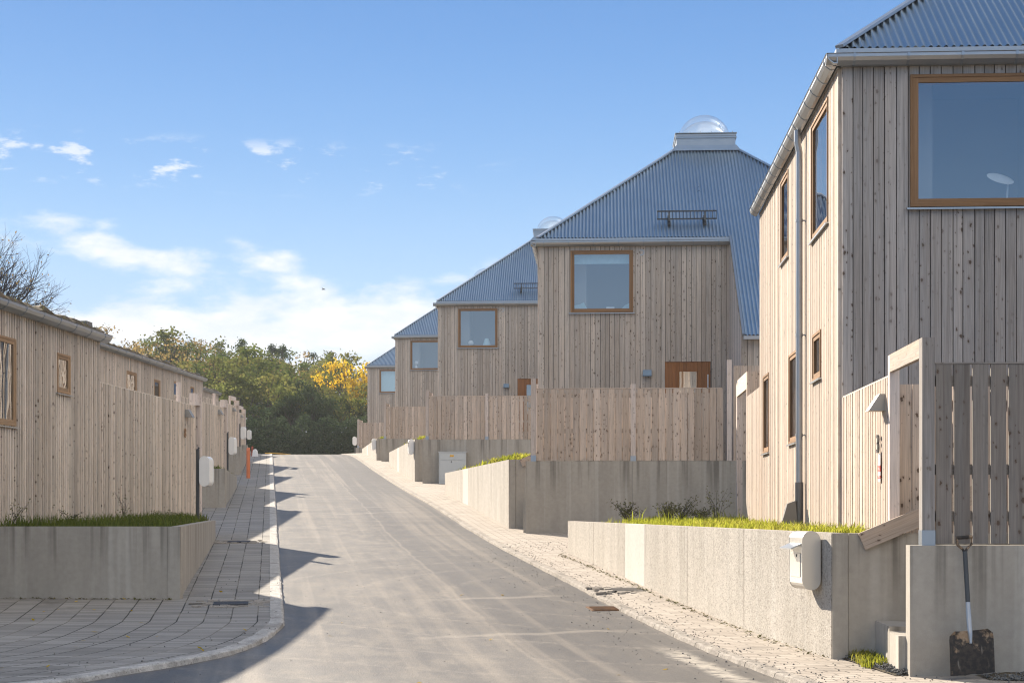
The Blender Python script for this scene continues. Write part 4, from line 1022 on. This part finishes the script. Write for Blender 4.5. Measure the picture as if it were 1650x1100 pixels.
# road drain and pavement covers
def iron_cover(X, d, w, l, z, label, rust=True, name='drain_grate'):
    mb = MB(); mb.box(-w / 2, w / 2, -l / 2, l / 2, -.02, .006)
    if rust:
        for k in range(8): mb.box(-w / 2 + .03, w / 2 - .03, -l / 2 + .03 + k * (l - .06) / 8, -l / 2 + .03 + k * (l - .06) / 8 + .02, .006, .014)
    s = (zr(d + .5) - zr(d - .5)); o = mb.build(name, IRON); o.location = (X, d, z); o.rotation_euler = (math.atan(s), 0, math.atan(SLOPE) * .9); tag(o, label, 'drain'); return o
dg_ = 21.9; iron_cover((975 - 825) * dg_ / FPX, 22.2, .42, .50, zr(22.2) + EYE + .004, 'rusty drain grate in the asphalt near the right kerb')
def stone_ring(X, d, z, label, k0=30):
    rg = random.Random(int(d * 10)); mb = MB()
    for i in range(k0):
        a = rg.uniform(-.55, .55); b = rg.uniform(-.45, .45)
        if abs(a) < .26 and abs(b) < .22: continue
        s = rg.uniform(.04, .07); mb.box(a - s, a + s, b - s * .8, b + s * .8, -.03, rg.uniform(-.002, .005), r=rg.random())
    mb.box(-.24, .24, -.2, .2, -.03, .004, m=1)
    s = (zr(d + .5) - zr(d - .5)); o = mb.build('manhole_cover', [KERB_R, RUST]); o.location = (X, d, z); o.rotation_euler = (math.atan(s), 0, .15); tag(o, label, 'manhole cover'); return o
stone_ring((372 - 825) * 22.4 / FPX, 22.4, gz(0, 22.4) + .004, 'square manhole cover in the left pavement by the concrete wall corner', 60)
stone_ring((385 - 825) * 34.5 / FPX, 34.5, gz(0, 34.5) + .006, 'square manhole cover farther up the left pavement', 60)
stone_ring((1010 - 825) * 24.2 / FPX, 24.0, gz(0, 24.0) + .028, 'cobbled manhole cover in the sunlit right pavement', 90)

# ------------------------------------------------------------------ shovel
sh = empty('shovel'); SX, SD = 4.025, 13.98; gzs = zr(SD) + EYE + KH + .03
foot = Vector((4.03, 14.13, EYE - 1.455)); top = Vector((4.040, 14.42, EYE - .262))
SL = (top - foot).length; ax = (top - foot).normalized(); side = Vector((1, 0, .087)).normalized(); nrm = side.cross(ax).normalized()
def S(u, t, n=0.0): return foot + side * u + ax * t + nrm * n
mb = MB(); nu, ntt = 14, 10
def blade(i, j):
    u = -1 + 2 * i / nu; t = j / ntt
    w = .195 * (1 - .0 * t); 
    if t > .82: w *= sqrt(max(0.0, 1 - ((t - .82) / .18) ** 2)) * .25 + .75
    jag = .010 * mnoise.noise(Vector((u * 4, 1.3, 0))) if j == 0 else 0
    return S(u * w, .385 * t + jag, .035 * (u * u) - .03 * (1 - t) ** 2 + .012)
for i in range(nu):
    for j in range(ntt):
        q = [blade(i, j), blade(i + 1, j), blade(i + 1, j + 1), blade(i, j + 1)]
        mb.face(q, [(i / nu, j / ntt), ((i + 1) / nu, j / ntt), ((i + 1) / nu, (j + 1) / ntt), (i / nu, (j + 1) / ntt)], .5, 0, True); mb.face([p + nrm * -.004 for p in q[::-1]], None, .5, 0, True)
bl = mb.build('blade', RUST, sh)
mb = MB(); mb.tube([S(0, .27, .012), S(0, .36, .01), S(0, .50, 0), S(0, .64, 0)], [.012, .022, .024, .021], 10); mb.build('socket', PIPEZ, sh)
mb = MB(); mb.tube([S(0, .62, 0), S(0, SL - .13, 0)], .0205, 10); sf = mb.build('shaft', DARKST, sh)
mb = MB(); mb.tube([S(0, SL - .145), S(.02, SL - .105), S(.062, SL - .065), S(.066, SL)], .012, 8); mb.tube([S(0, SL - .145), S(-.02, SL - .105), S(-.062, SL - .065), S(-.066, SL)], .012, 8); mb.tube([S(-.072, SL), S(.072, SL)], .016, 8)
mb.build('grip', RUST, sh)
tag(sh, 'old shovel with blackened rusty blade leaning on the concrete plinth', 'shovel')

# ------------------------------------------------------------------ things seen through the windows
def in_room(name, k, a, b, z, build, mat, label, cat):
    mb = MB(); build(mb); o = mb.build(name, mat); o.location = world_pt(k, a, b, z); o.rotation_euler = (0, 0, -TH); tag(o, label, cat); return o
def disc_lamp(mb):
    n = 24
    def R(p): return Matrix.Rotation(.26, 3, 'Y') @ Vector(p)
    rings = [[R((.17 * s * cos(2 * pi * k / n), .09 * s * sin(2 * pi * k / n) + h * .5, .075 * s * sin(2 * pi * k / n) + h)) for k in range(n)] for s, h in ((1, 0), (.6, .02), (.0, .03))]
    for i in range(2):
        for k in range(n): mb.face([rings[i][k], rings[i][(k + 1) % n], rings[i + 1][(k + 1) % n], rings[i + 1][k]], None, .5, 0, True)
    mb.face([p + Vector((0, .004, 0)) for p in rings[0]], None, .5)
    mb.tube([(.10, .02, -.02), (.08, .02, -.30)], .012, 8); mb.tube([(.08, .02, -.33), (.08, .02, -.30)], .07, 12)
in_room('desk_lamp', 0, 1.98, .45, 4.02, disc_lamp, FABRIC, 'white disc desk lamp standing in the nearest house window', 'lamp')
def blind(mb): mb.box(-.72, .72, 0, .02, 0, .23)
in_room('roller_blind', 1, 1.595, .16, 4.86, blind, PALEBLUE, 'pale roller blind at the top of the window by the dome house', 'blind')
def pillow(mb):
    mb.prism([(-.2, 0), (.2, 0), (.11, .17), (.08, .24), (-.04, .19), (-.2, .16)], (0, 0, 0), (1, 0, 0), (0, 0, 1), (0, .12, 0), sm=True)
in_room('cushion', 1, 1.06, .35, 3.66, pillow, PALEBLUE, 'pale cushion in the lower left of the dome house window', 'cushion')
def chair_back(mb):
    mb.prism([(-.14, 0), (.2, 0), (.2, .22), (.05, .21), (-.06, .16), (-.13, .08)], (0, 0, 0), (1, 0, 0), (0, 0, 1), (0, .12, 0), sm=True)
in_room('armchair', 1, 2.24, .35, 3.66, chair_back, PALEBLUE, 'rounded armchair back in the lower right of the dome house window', 'chair')
def books(mb): mb.box(-.11, .11, 0, .12, 0, .045, r=.3); mb.box(-.09, .12, .0, .12, .05, .095, r=.7)
in_room('book_stack', 1, 1.80, .3, 3.68, books, FABRIC, 'two pale books stacked on the dome house windowsill', 'books')
def globe(mb): mb.lathe([(.11 * sin(t * pi / 12), -.11 * cos(t * pi / 12)) for t in range(13)], (0, 0, .14), 20); mb.tube([(0, 0, 0), (0, 0, .04)], .06, 12)
in_room('globe', 2, 1.28, .35, 3.68, globe, FABRIC, 'white globe in the third house window', 'globe')
def shade(mb): mb.lathe([(.17, 0), (.08, .30)], (0, 0, 0), 24); mb.tube([(0, 0, -.04), (0, 0, .02)], .06, 10)
in_room('table_lamp', 2, 1.93, .35, 3.70, shade, PALEBLUE, 'pale blue lampshade in the third house window', 'lamp')
def blind2(mb): mb.box(-.72, .72, 0, .02, 0, 1.42)
in_room('roller_blind', 4, 1.595, .16, 3.68, blind2, PALEBLUE, 'pale blind closed over the fifth house window', 'blind')
def vase(mb): mb.lathe([(.0, 0), (.06, 0), (.08, .08), (.035, .17), (.05, .22)], (0, 0, 0), 16); mb.lathe([(.1 * sin(t * pi / 8), -.1 * cos(t * pi / 8)) for t in range(9)], (0.02, 0, .33), 9)
in_room('vase', 3, 1.06, .3, 3.68, vase, FABRIC, 'white vase in the fourth house window', 'vase')

# ------------------------------------------------------------------ grass, weeds, gravel, leaves
def blades(name, spots, hfun, mat, label, w=.006):
    mb = MB(); rg = random.Random(len(spots))
    for p in spots:
        h = hfun(rg); a = rg.uniform(0, 2 * pi); d = Vector((cos(a), sin(a), 0)); s = Vector((-d.y, d.x, 0)) * w * rg.uniform(.7, 1.5)
        bend = rg.uniform(.15, .75) * h; m_ = p + Vector((0, 0, h * .6)) + d * bend * .3; t = p + Vector((0, 0, h * rg.uniform(.75, 1.0))) + d * bend; r = rg.random()
        mb.face([p - s, p + s, m_ + s * .8, m_ - s * .8], None, r); mb.face([m_ - s * .8, m_ + s * .8, t], None, r)
    o = mb.build(name, mat); tag(o, label, 'grass', None, 'stuff'); return o
def quadspots(P, n, rg, dens=None):
    out = []
    while len(out) < n:
        s, t = rg.random(), rg.random(); p = P[0] * (1 - s) * (1 - t) + P[1] * s * (1 - t) + P[2] * s * t + P[3] * (1 - s) * t
        if dens is None or rg.random() < dens(p): out.append(p)
    return out
rg = random.Random(77)
def clump(p): return max(.12, min(1.0, .55 + 1.3 * mnoise.noise(p * 1.1)))
P = [world_pt(0, a, b, -.33) for a, b in ((-.40, -2.6), (0.0, -2.6), (0.0, 11.3), (-3.0, 11.3))]
sp = quadspots(P, 9000, rg, clump)
P2 = [world_pt(0, a, b, -.33) for a, b in ((-2.55, 11.0), (.3, 11.0), (1.2, 16.8), (-1.7, 16.8))]
sp += quadspots(P2, 6500, rg, clump)
blades('grass', sp, lambda r: r.choice((.05, .08, .10, .12, .16)) * r.uniform(.7, 1.3), GRASS, 'sunlit green grass on the bed behind the aggregate wall')
tall = quadspots(P2, 260, rg) ; tall = [p for p in tall if rg.random() < .6]
blades('tall_grass', tall, lambda r: r.uniform(.18, .38), GRASS, 'tall bent grass blades in front of the stained plinth', .008)
P = [lworld(0, a, b, -.34) for a, b in ((0.03, -6.25), (3.04, -6.25), (.72, 5.4), (0.03, 5.4))]
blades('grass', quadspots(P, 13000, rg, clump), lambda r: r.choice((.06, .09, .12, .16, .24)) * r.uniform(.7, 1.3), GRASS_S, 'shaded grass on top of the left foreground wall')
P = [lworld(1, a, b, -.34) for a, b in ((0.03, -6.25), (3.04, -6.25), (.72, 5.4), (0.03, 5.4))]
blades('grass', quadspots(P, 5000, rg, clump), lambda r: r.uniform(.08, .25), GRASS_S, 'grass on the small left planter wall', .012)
for k, lb in ((1, 'bright weeds along the top of the second retaining wall'), (2, 'bright weeds on the third retaining wall'), (3, 'bright weeds on the retaining wall near the crest')):
    P = [world_pt(k, a, b, -.31) for a, b in ((-.35, -2.6), (-.05, -2.6), (-.1, 11.3), (-3.2, 11.3))]
    Q = [world_pt(k, a, b, -.28) for a, b in ((-.33, -2.7), (-.15, -2.7), (-1.9, 6.0), (-2.2, 6.0))]
    s_ = quadspots(P, 2600, rg, clump) + [p for p in quadspots(Q, 900, rg, lambda p: max(0, mnoise.noise(p * .8) * 2))]
    blades('weeds', s_, lambda r: r.uniform(.08, .30), GRASS, lb, .022)

def weed_plant(loc, h, n, seed, label, spread=.35, leaf=.035):
    rg = random.Random(seed); root = empty('dry_weed'); root.location = loc; st = MB(); lf = MB()
    for i in range(n):
        a = rg.uniform(0, 2 * pi); top = Vector((cos(a) * rg.uniform(.1, 1) * spread, sin(a) * rg.uniform(.1, 1) * spread * .6, h * rg.uniform(.45, 1.0)))
        mid = top * .5 + Vector((rg.uniform(-.05, .05), rg.uniform(-.05, .05), .08)); pts = [Vector((rg.uniform(-.06, .06), rg.uniform(-.05, .05), 0)), mid, top]
        st.tube(pts, [.006, .004, .002], 4, caps=False)
        for k in range(16):
            t = rg.uniform(.25, 1.0); p = (pts[0].lerp(mid, t * 2) if t < .5 else mid.lerp(top, t * 2 - 1)) + Vector((rg.gauss(0, .04), rg.gauss(0, .04), rg.gauss(0, .03)))
            d = Vector((rg.uniform(-1, 1), rg.uniform(-1, 1), rg.uniform(-.6, .8))).normalized(); s = d.orthogonal().normalized() * leaf * .45; l = d * leaf * rg.uniform(.6, 1.6)
            lf.face([p, p + l * .5 + s, p + l, p + l * .5 - s], None, rg.random())
    st.build('stems', TWIG, root); lf.build('leaves', WEED, root); tag(root, label, 'weed', 'dry weeds'); return root
for i, (px, d, h, n, lb) in enumerate(((1010, 35.2, .62, 22, 'thin grey dry weed at the left of the grass bed'), (1075, 35.0, .60, 30, 'bushy dark weed against the stained plinth'), (1098, 35.3, .75, 18, 'tallest dark weed with a green tip against the stained plinth'),
        (1130, 35.0, .45, 18, 'low dark weed right of the tallest weed'), (1155, 35.2, 1.0, 9, 'thin twiggy weed in the corner by the timber portal'))):
    weed_plant(((px - 825) * d / FPX, d, EYE - .33), h * .8, n, 100 + i, lb, .42, .034)
for i, (a, b, h, lb) in enumerate(((.35, -5.2, .75, 'arching dry stalk in front of the row house wall'), (.5, -3.0, .45, 'dry stalk left of the fence corner'), (.35, .6, .9, 'tall thin dry stalk by the start of the left fence'), (.6, 2.2, .4, 'leafy weed in front of the left fence'), (.5, 4.0, .35, 'low weed near the left mailbox'))):
    weed_plant(lworld(0, a, b, -.33), h * .8, 5, 200 + i, lb, .3, .026)

def stones(name, pts, smin, smax, mat, label):
    mb = MB(); rg = random.Random(len(pts) + 5)
    for p in pts:
        s = rg.uniform(smin, smax); vs = [p + Vector((rg.uniform(.5, 1) * s * x, rg.uniform(.5, 1) * s * y, rg.uniform(.4, .9) * s * z)) for x, y, z in ((1, 0, 0), (0, 1, 0), (-1, 0, 0), (0, -1, 0), (0, 0, 1), (0, 0, -1))]
        for a, b, c in ((0, 1, 4), (1, 2, 4), (2, 3, 4), (3, 0, 4), (1, 0, 5), (2, 1, 5), (3, 2, 5), (0, 3, 5)): mb.face([vs[a], vs[b], vs[c]], None, rg.random())
    o = mb.build(name, mat); tag(o, label, 'gravel', None, 'stuff'); return o
def rz(x, d): return zr(d) + EYE + KH - .008 + .05 * min(1.2, max(0, x - xr(d)))
pts = []
for i in range(2600):
    x = rg.uniform(4.25, 7.2); d = rg.uniform(13.75, 14.45) - max(0, (4.6 - x)) * -.3
    if rg.random() < min(1, (x - 4.2) * 1.2): pts.append(Vector((x, d, rz(x, d) + rg.uniform(0, .03))))
for i in range(5200):
    x = rg.uniform(4.18, 7.4); d = rg.uniform(13.4, 14.46); 
    if d > 14.02 - (x - 4.2) * .22: pts.append(Vector((x, d, rz(x, d) + rg.uniform(-.004, .02) + max(0, min(.05, (x - 4.3) * .06)))))
stones('gravel', pts, .008, .022, STONE, 'dark gravel heap beside the shovel blade')
mb = MB()
for i in range(12):
    x0, x1 = 4.16 + i * .28, 4.16 + (i + 1) * .28; f = lambda x: max(13.2, 14.04 - (x - 4.2) * .22)
    mb.face([(x, d, rz(x, d) + .004 + (.03 if d > f(x) + .1 and x > 4.4 else 0)) for x, d in ((x0, f(x0)), (x1, f(x1)), (x1, 14.47), (x0, 14.47))], None, .5, 0, True)
structure(mb.build('gravel_bed', SOIL))
pts = []
for i in range(2600):
    x = rg.uniform(3.2, 3.7); d = rg.uniform(14.6, 16.5)
    if x > 3.27 + (16.5 - d) * .12: pts.append(Vector((x, d, rz(x, d) + rg.uniform(-.005, .035) + max(0, x - 3.45) * .12)))
stones('gravel', pts, .008, .028, STONE, 'dark soil and gravel between the wall and the steps')
mb = MB(); n = 12
for i in range(n):
    for j in range(n):
        q = []
        for s, t in ((i, j), (i + 1, j), (i + 1, j + 1), (i, j + 1)):
            x = 3.24 + .5 * s / n + (1 - t / n) * .22; dd = 14.58 + 1.9 * t / n; q.append((x, dd, rz(x, dd) + .006 + max(0, s / n - .2) * .07 + .012 * mnoise.noise(Vector((x * 6, dd * 6, 0)))))
        mb.face(q, None, .5, 0, True)
structure(mb.build('soil_patch', SOIL, weld=True))
sp = []
for i in range(900):
    t = rg.random(); d = 16.42 - 1.2 * t + rg.uniform(-.05, .05); x = 3.33 + .30 * t * rg.random() + rg.uniform(0, .22 * (1 - t)); sp.append(Vector((x, d, rz(x, d))))
blades('grass', sp, lambda r: r.uniform(.04, .13), GRASS, 'grass tufts at the foot of the wall by the steps', .005)
pts = []
for i in range(1700):
    d = rg.uniform(11, 34) ; x = xr(d) + rg.choice((rg.gauss(.18, .1), rg.gauss(1.0, .12), rg.uniform(0, 1.0), rg.gauss(-.3, .35))); pts.append(Vector((x, d, (rz(x, d) if x > xr(d) else zr(d) + EYE) + .004)))
for i in range(120):
    d = rg.uniform(13, 26); x = xl(d) - abs(rg.gauss(0, 1.0)); pts.append(Vector((x, d, zr(d) + EYE + KH)))
for i in range(160):
    d = rg.uniform(13, 30); x = rg.uniform(xl(d), xr(d)); pts.append(Vector((x, d, zr(d) + EYE)))
stones('gravel', pts, .004, .015, STONE, 'loose grit scattered over the pavements and the road')
mb = MB()
for i in range(46):
    d = rg.uniform(14, 24); x = xl(d) - rg.uniform(.2, 4.5) if rg.random() < .7 else rg.uniform(xl(d), xr(d)); on = x < xl(d)
    z = zr(d) + EYE + (KH if on else 0) + .006; a = rg.uniform(0, 2 * pi); l = rg.uniform(.02, .05); u = Vector((cos(a), sin(a), rg.uniform(0, .5))) * l; v = Vector((-sin(a), cos(a), rg.uniform(0, .4))) * l * .5; c = Vector((x, d, z))
    mb.face([c - u, c + v, c + u, c - v], None, rg.random())
for i in range(480):
    t = rg.random(); d = 16.2 + 14.5 * t; x = 3.19 - .1539 * (d - 16.1) - abs(rg.gauss(.03, .05)); z = rz(x, d) + .006 + rg.uniform(0, .012)
    a = rg.uniform(0, 2 * pi); l = rg.uniform(.01, .03); u = Vector((cos(a), sin(a), rg.uniform(0, .6))) * l; v = Vector((-sin(a), cos(a), rg.uniform(0, .5))) * l * .5; c = Vector((x, d, z)); mb.face([c - u, c + v, c + u, c - v], None, rg.random(), 1)
for i in range(170):
    t = rg.random(); p = lworld(0, -.5 + 3.7 * t, -6.5 - abs(rg.gauss(0, .05)), 0); d = p.y; z = zr(d) + EYE + KH + rg.uniform(0, .015)
    a = rg.uniform(0, 2 * pi); l = rg.uniform(.01, .035); u = Vector((cos(a), sin(a), rg.uniform(0, .6))) * l; v = Vector((-sin(a), cos(a), rg.uniform(0, .5))) * l * .5; c = Vector((p.x, d, z)); mb.face([c - u, c + v, c + u, c - v], None, rg.random(), 1)
tag(mb.build('fallen_leaves', [LEAF_Y, WEED]), 'yellow leaves lying on the pavement and road', 'leaves', None, 'stuff')

# ------------------------------------------------------------------ trees
def branches(mb, rg, p, d, L, r, depth, tips, spread=.55, up=.12):
    pts = [p]; n = 3
    for i in range(n):
        d = (d + Vector((rg.gauss(0, .16), rg.gauss(0, .16), rg.gauss(0, .12) + up * .3))).normalized(); p = p + d * L / n; pts.append(p)
    mb.tube(pts, [r, r * .85, r * .72, r * .6], 6 if depth > 2 else (4 if depth > 0 else 3), caps=False)
    tips.append((p, depth))
    if depth == 0: return
    for i in range(rg.choice((2, 3, 3))):
        q = pts[rg.choice((2, 3, 3))] if i else pts[3]
        e = (d + Vector((rg.gauss(0, spread), rg.gauss(0, spread), rg.gauss(0, spread * .6) + up))).normalized()
        branches(mb, rg, q, e, L * rg.uniform(.62, .82), r * .58, depth - 1, tips, spread, up)
def tree_meshes(seed, kind):
    """a tree about ten metres tall: tapered trunk with limbs, crown of many leaf-sized faces"""
    rg = random.Random(seed); tk = MB(); cr = MB(); tips = []
    if kind == 'pine':
        tk.tube([(0, 0, -1), (.1, 0, 3), (.05, .1, 6.5), (0, 0, 9.6)], [.24, .19, .11, .02], 7); cl = []
        for i in range(70):
            t = rg.random() ** 1.2; z = 1.6 + 8.0 * t; rr = (1 - t) ** .8 * 2.5 + .12; a = rg.uniform(0, 2 * pi); q = Vector((cos(a) * rr * rg.uniform(.25, 1), sin(a) * rr * rg.uniform(.25, 1), z + rg.uniform(-.3, .2)))
            tk.tube([(0, 0, z + .1), q], [.05, .015], 4, caps=False); cl.append((q, .45 + .55 * (1 - t)))
        per, size = 70, .17
    else:
        branches(tk, rg, Vector((0, 0, -1)), Vector((0, 0, 1)), 3.4, .22, 0, tips); base = tips[-1][0]
        for i in range(6):
            a = 2 * pi * i / 6 + rg.uniform(-.4, .4); branches(tk, rg, base + Vector((0, 0, rg.uniform(-.8, .2))), Vector((cos(a) * .75, sin(a) * .75, rg.uniform(.35, 1.2))).normalized(), rg.uniform(2.2, 3.2), .12, 2, tips, .5, .15)
        cl = [(p, rg.uniform(.55, 1.0)) for p, dp in tips[1:] if dp < 2]; rg.shuffle(cl); cl = cl[:75] if kind != 'thin' else cl[:46]
        per, size = (64, .24) if kind != 'thin' else (34, .19)
    for p, s in cl:
        tone = rg.random()
        for k in range(int(per * s)):
            q = p + Vector((rg.gauss(0, .40), rg.gauss(0, .40), rg.gauss(0, .28))) * s
            d = Vector((rg.uniform(-1, 1), rg.uniform(-1, 1), rg.uniform(-.7, .7))).normalized(); o = d.orthogonal().normalized(); o = Matrix.Rotation(rg.uniform(0, 6.28), 3, d) @ o
            l = d * size * rg.uniform(.6, 1.4); w = o * size * rg.uniform(.3, .55)
            cr.face([q, q + l * .5 + w, q + l, q + l * .5 - w], None, min(1, max(0, tone * .85 + rg.random() * .15)))
    return tk, cr
def hillz(X, d): return zr(d) + max(0, d - 123) * .05 + max(0, -X - 20) * .03 * min(1, max(0, d - 100) / 30)
mb = MB(); hs = [108 + 6 * i for i in range(24)]; hx = [-130 + 8 * i for i in range(21)]
for d0, d1 in zip(hs, hs[1:]):
    for x0, x1 in zip(hx, hx[1:]): mb.face([(x, d, hillz(x, d) + EYE - .12 + .4 * mnoise.noise(Vector((x * .1, d * .1, 0))) * min(1, (d - 108) / 20)) for x, d in ((x0, d0), (x1, d0), (x1, d1), (x0, d1))], None, .5, 0, True)
structure(mb.build('hill', TERR, weld=True))
TREES = {}
def tree_proto(kind, seed, leaf):
    key = (kind, seed, leaf.name)
    if key not in TREES:
        tk, cr = tree_meshes(seed, kind); root = empty({'pine': 'pine_tree'}.get(kind, 'deciduous_tree'))
        tk.build('trunk', BARK, root); cr.build('crown', leaf, root); zs = sorted(v[2] for v in cr.v); TREES[key] = [root, 0, zs[int(len(zs) * .995)]]
    return TREES[key]
LOOKS = {'green': ('broad', LEAF_G), 'olive': ('broad', LEAF_O), 'rust': ('thin', LEAF_B), 'pine': ('pine', LEAF_D), 'yellow': ('broad', LEAF_Y), 'dark': ('broad', LEAF_D)}
rgt = random.Random(19)
def plant(px, ytop, d, look, label, group='trees of the wooded hillside', wide=1.0):
    kind, leaf = LOOKS[look]; pr = tree_proto(kind, rgt.choice((1, 2)) + {'broad': 10, 'thin': 20, 'pine': 30}[kind], leaf)
    o = pr[0] if pr[1] == 0 else copy_tree(pr[0]); pr[1] = 1
    X = (px - 825) * d / FPX; zg = hillz(X, d) + EYE - .3; zt = (818 - ytop) * d / FPX + EYE
    h = max(2.5, zt - zg); s = h / pr[2]
    o.location = (X, d, zg); o.scale = (s * wide * rgt.uniform(.92, 1.1), s * wide * rgt.uniform(.92, 1.1), s); o.rotation_euler = (0, 0, rgt.uniform(0, 6.28)); tag(o, label, 'tree', group)
T = [(190, 536, 150, 'rust', 'rusty brown tree rising behind the nearest row house roof'), (228, 538, 158, 'olive', 'olive tree left of the rusty gap above the roof'), (262, 552, 150, 'rust', 'small rust tree above the second row house roof'),
     (300, 538, 165, 'rust', 'tall brown autumn tree at the left of the hillside'), (325, 556, 155, 'green', 'green tree between brown trees on the left hillside'), (338, 574, 128, 'olive', 'olive tree just above the third row house'),
     (390, 548, 172, 'pine', 'dark pine poking above the middle of the hillside'), (365, 565, 140, 'green', 'big green tree in the middle of the wood'), (372, 578, 124, 'olive', 'yellowish green tree in front of the wood, left of the road end'),
     (420, 560, 160, 'green', 'green tree right of the dark pine'), (438, 556, 175, 'pine', 'dark pine right of the central pine'), (455, 558, 178, 'pine', 'second dark pine at the right of the skyline'), (405, 600, 118, 'olive', 'olive tree standing at the left end of the road'),
     (410, 586, 132, 'green', 'green tree behind the left end of the road'), (448, 585, 138, 'green', 'dense green tree above the road end'), (470, 572, 165, 'rust', 'thin brown tree on the skyline'), (488, 576, 150, 'olive', 'olive tree above the road crest'),
     (505, 570, 175, 'pine', 'small dark pine on the right skyline'), (531, 568, 178, 'pine', 'pointed dark pine left of the yellow tree'), (512, 590, 140, 'rust', 'brownish thin tree right of the road end'), (470, 615, 122, 'dark', 'dark shaded tree at the road end'),
     (520, 600, 130, 'olive', 'olive tree left of the yellow tree'), (545, 578, 160, 'green', 'green tree behind the yellow tree'), (435, 640, 116, 'dark', 'dark low tree left of the road end'), (500, 630, 116, 'dark', 'dark low tree closing off the road'),
     (545, 640, 118, 'dark', 'dark low tree under the yellow tree'), (588, 582, 128, 'yellow', 'bright yellow autumn tree beside the farthest house', 'trees of the wooded hillside', .72), (596, 572, 150, 'olive', 'olive treetop above the farthest house roof'), (548, 618, 121, 'olive', 'low olive tree left of the bright yellow tree'),
     (278, 570, 128, 'rust', 'rust coloured tree low behind the row house roofs'), (208, 548, 138, 'rust', 'brown treetop just behind the roof vent'), (246, 546, 170, 'green', 'green treetop far back on the left'), (350, 553, 180, 'olive', 'olive treetop far back in the middle'),
     (575, 640, 150, 'dark', 'dark tree behind the farthest house wall'), (398, 565, 185, 'green', 'green treetop far back beside the pine'), (480, 590, 185, 'green', 'green treetop far back above the crest'), (610, 600, 170, 'green', 'green tree hidden behind the farthest houses'), (150, 560, 170, 'olive', 'olive tree behind the nearest row house')]
for t in T: plant(*t)
# dark undergrowth at the end of the road
mb = MB(); ru = random.Random(8)
for i in range(24000):
    px = ru.uniform(380, 590); d = ru.uniform(111, 121); X = (px - 825) * d / FPX; h = ru.random() ** 1.4 * (2.6 + 1.1 * mnoise.noise(Vector((px * .05, 0, 0)))); c = Vector((X, d, zr(d) + EYE + h))
    dd = Vector((ru.uniform(-1, 1), ru.uniform(-1, 1), ru.uniform(-.7, .7))).normalized(); o = dd.orthogonal().normalized(); l = dd * .17 * ru.uniform(.6, 1.5)
    mb.face([c, c + l * .5 + o * .06, c + l, c + l * .5 - o * .06], None, ru.random())
tag(mb.build('undergrowth', LEAF_D), 'dark undergrowth at the end of the road', 'undergrowth', None, 'stuff')
# bare tree behind the nearest row house, at the left edge
bt = empty('bare_tree'); d = 50.0; bt.scale = (1.0, 1.0, 1.25); bt.location = ((-74 - 825) * d / FPX, d, zr(40) + EYE)
mb = MB(); rb = random.Random(23); tips = []
tops = [(0, 0, 0), (.05, 0, 2), (.0, .1, 4.2)]; mb.tube(tops, [.26, .2, .16], 8)
br = MB()
for i in range(20):
    a = rb.uniform(0, 2 * pi) if i > 6 else rb.uniform(-.6, .6)
    branches(br, rb, Vector((0, .1, rb.uniform(3.0, 4.3))), Vector((cos(a), sin(a) * .7, rb.uniform(.5, 1.5))).normalized(), 1.30, .055, 5, tips, .42, .06)
tk_ = mb.build('trunk', TWIG, bt); br.build('branches', TWIG, bt)
lf = MB()
for p, dp in tips:
    if dp == 0 and rb.random() < .10:
        dd = Vector((rb.uniform(-1, 1), rb.uniform(-1, 1), rb.uniform(-1, .3))).normalized(); o = dd.orthogonal().normalized(); lf.face([p, p + dd * .04 + o * .025, p + dd * .09, p + dd * .04 - o * .025], None, rb.random())
lf.build('last_leaves', LEAF_B, bt)
tag(bt, 'nearly bare tree with fine dark twigs above the nearest row house roof', 'tree')
# a bird far off in front of the clouds
mb = MB(); mb.tube([(-.16, 0, 0), (-.05, 0, .03), (.08, 0, .03), (.2, 0, .0)], [.01, .05, .045, .006], 8)
mb.face([(0, 0, .05), (-.06, .25, .12), (-.12, .5, .03), (.04, .2, .07)]); mb.face([(0, 0, .05), (.04, -.2, .07), (-.12, -.5, .03), (-.06, -.25, .12)])
o = mb.build('bird', DARKST); o.location = ((521 - 825) * 140 / FPX, 140, (818 - 466.5) * 140 / FPX + EYE); tag(o, 'tiny dark bird flying in front of the clouds', 'bird')

# ------------------------------------------------------------------ the air
m, g = new_mat('haze_air')
pv = g.n('ShaderNodeVolumePrincipled'); pv.inputs['Color'].default_value = (0.93, 0.96, 1.0, 1); pv.inputs['Density'].default_value = 0.0004; pv.inputs['Anisotropy'].default_value = 0.0
g.n('ShaderNodeOutputMaterial', i_1=pv.outputs[0])
mb = MB(); mb.box(-180, 130, -25, 260, -6, 40); hz = mb.build('haze', m); hz['kind'] = 'stuff'; hz['label'] = 'thin pale haze over the street and the wood'
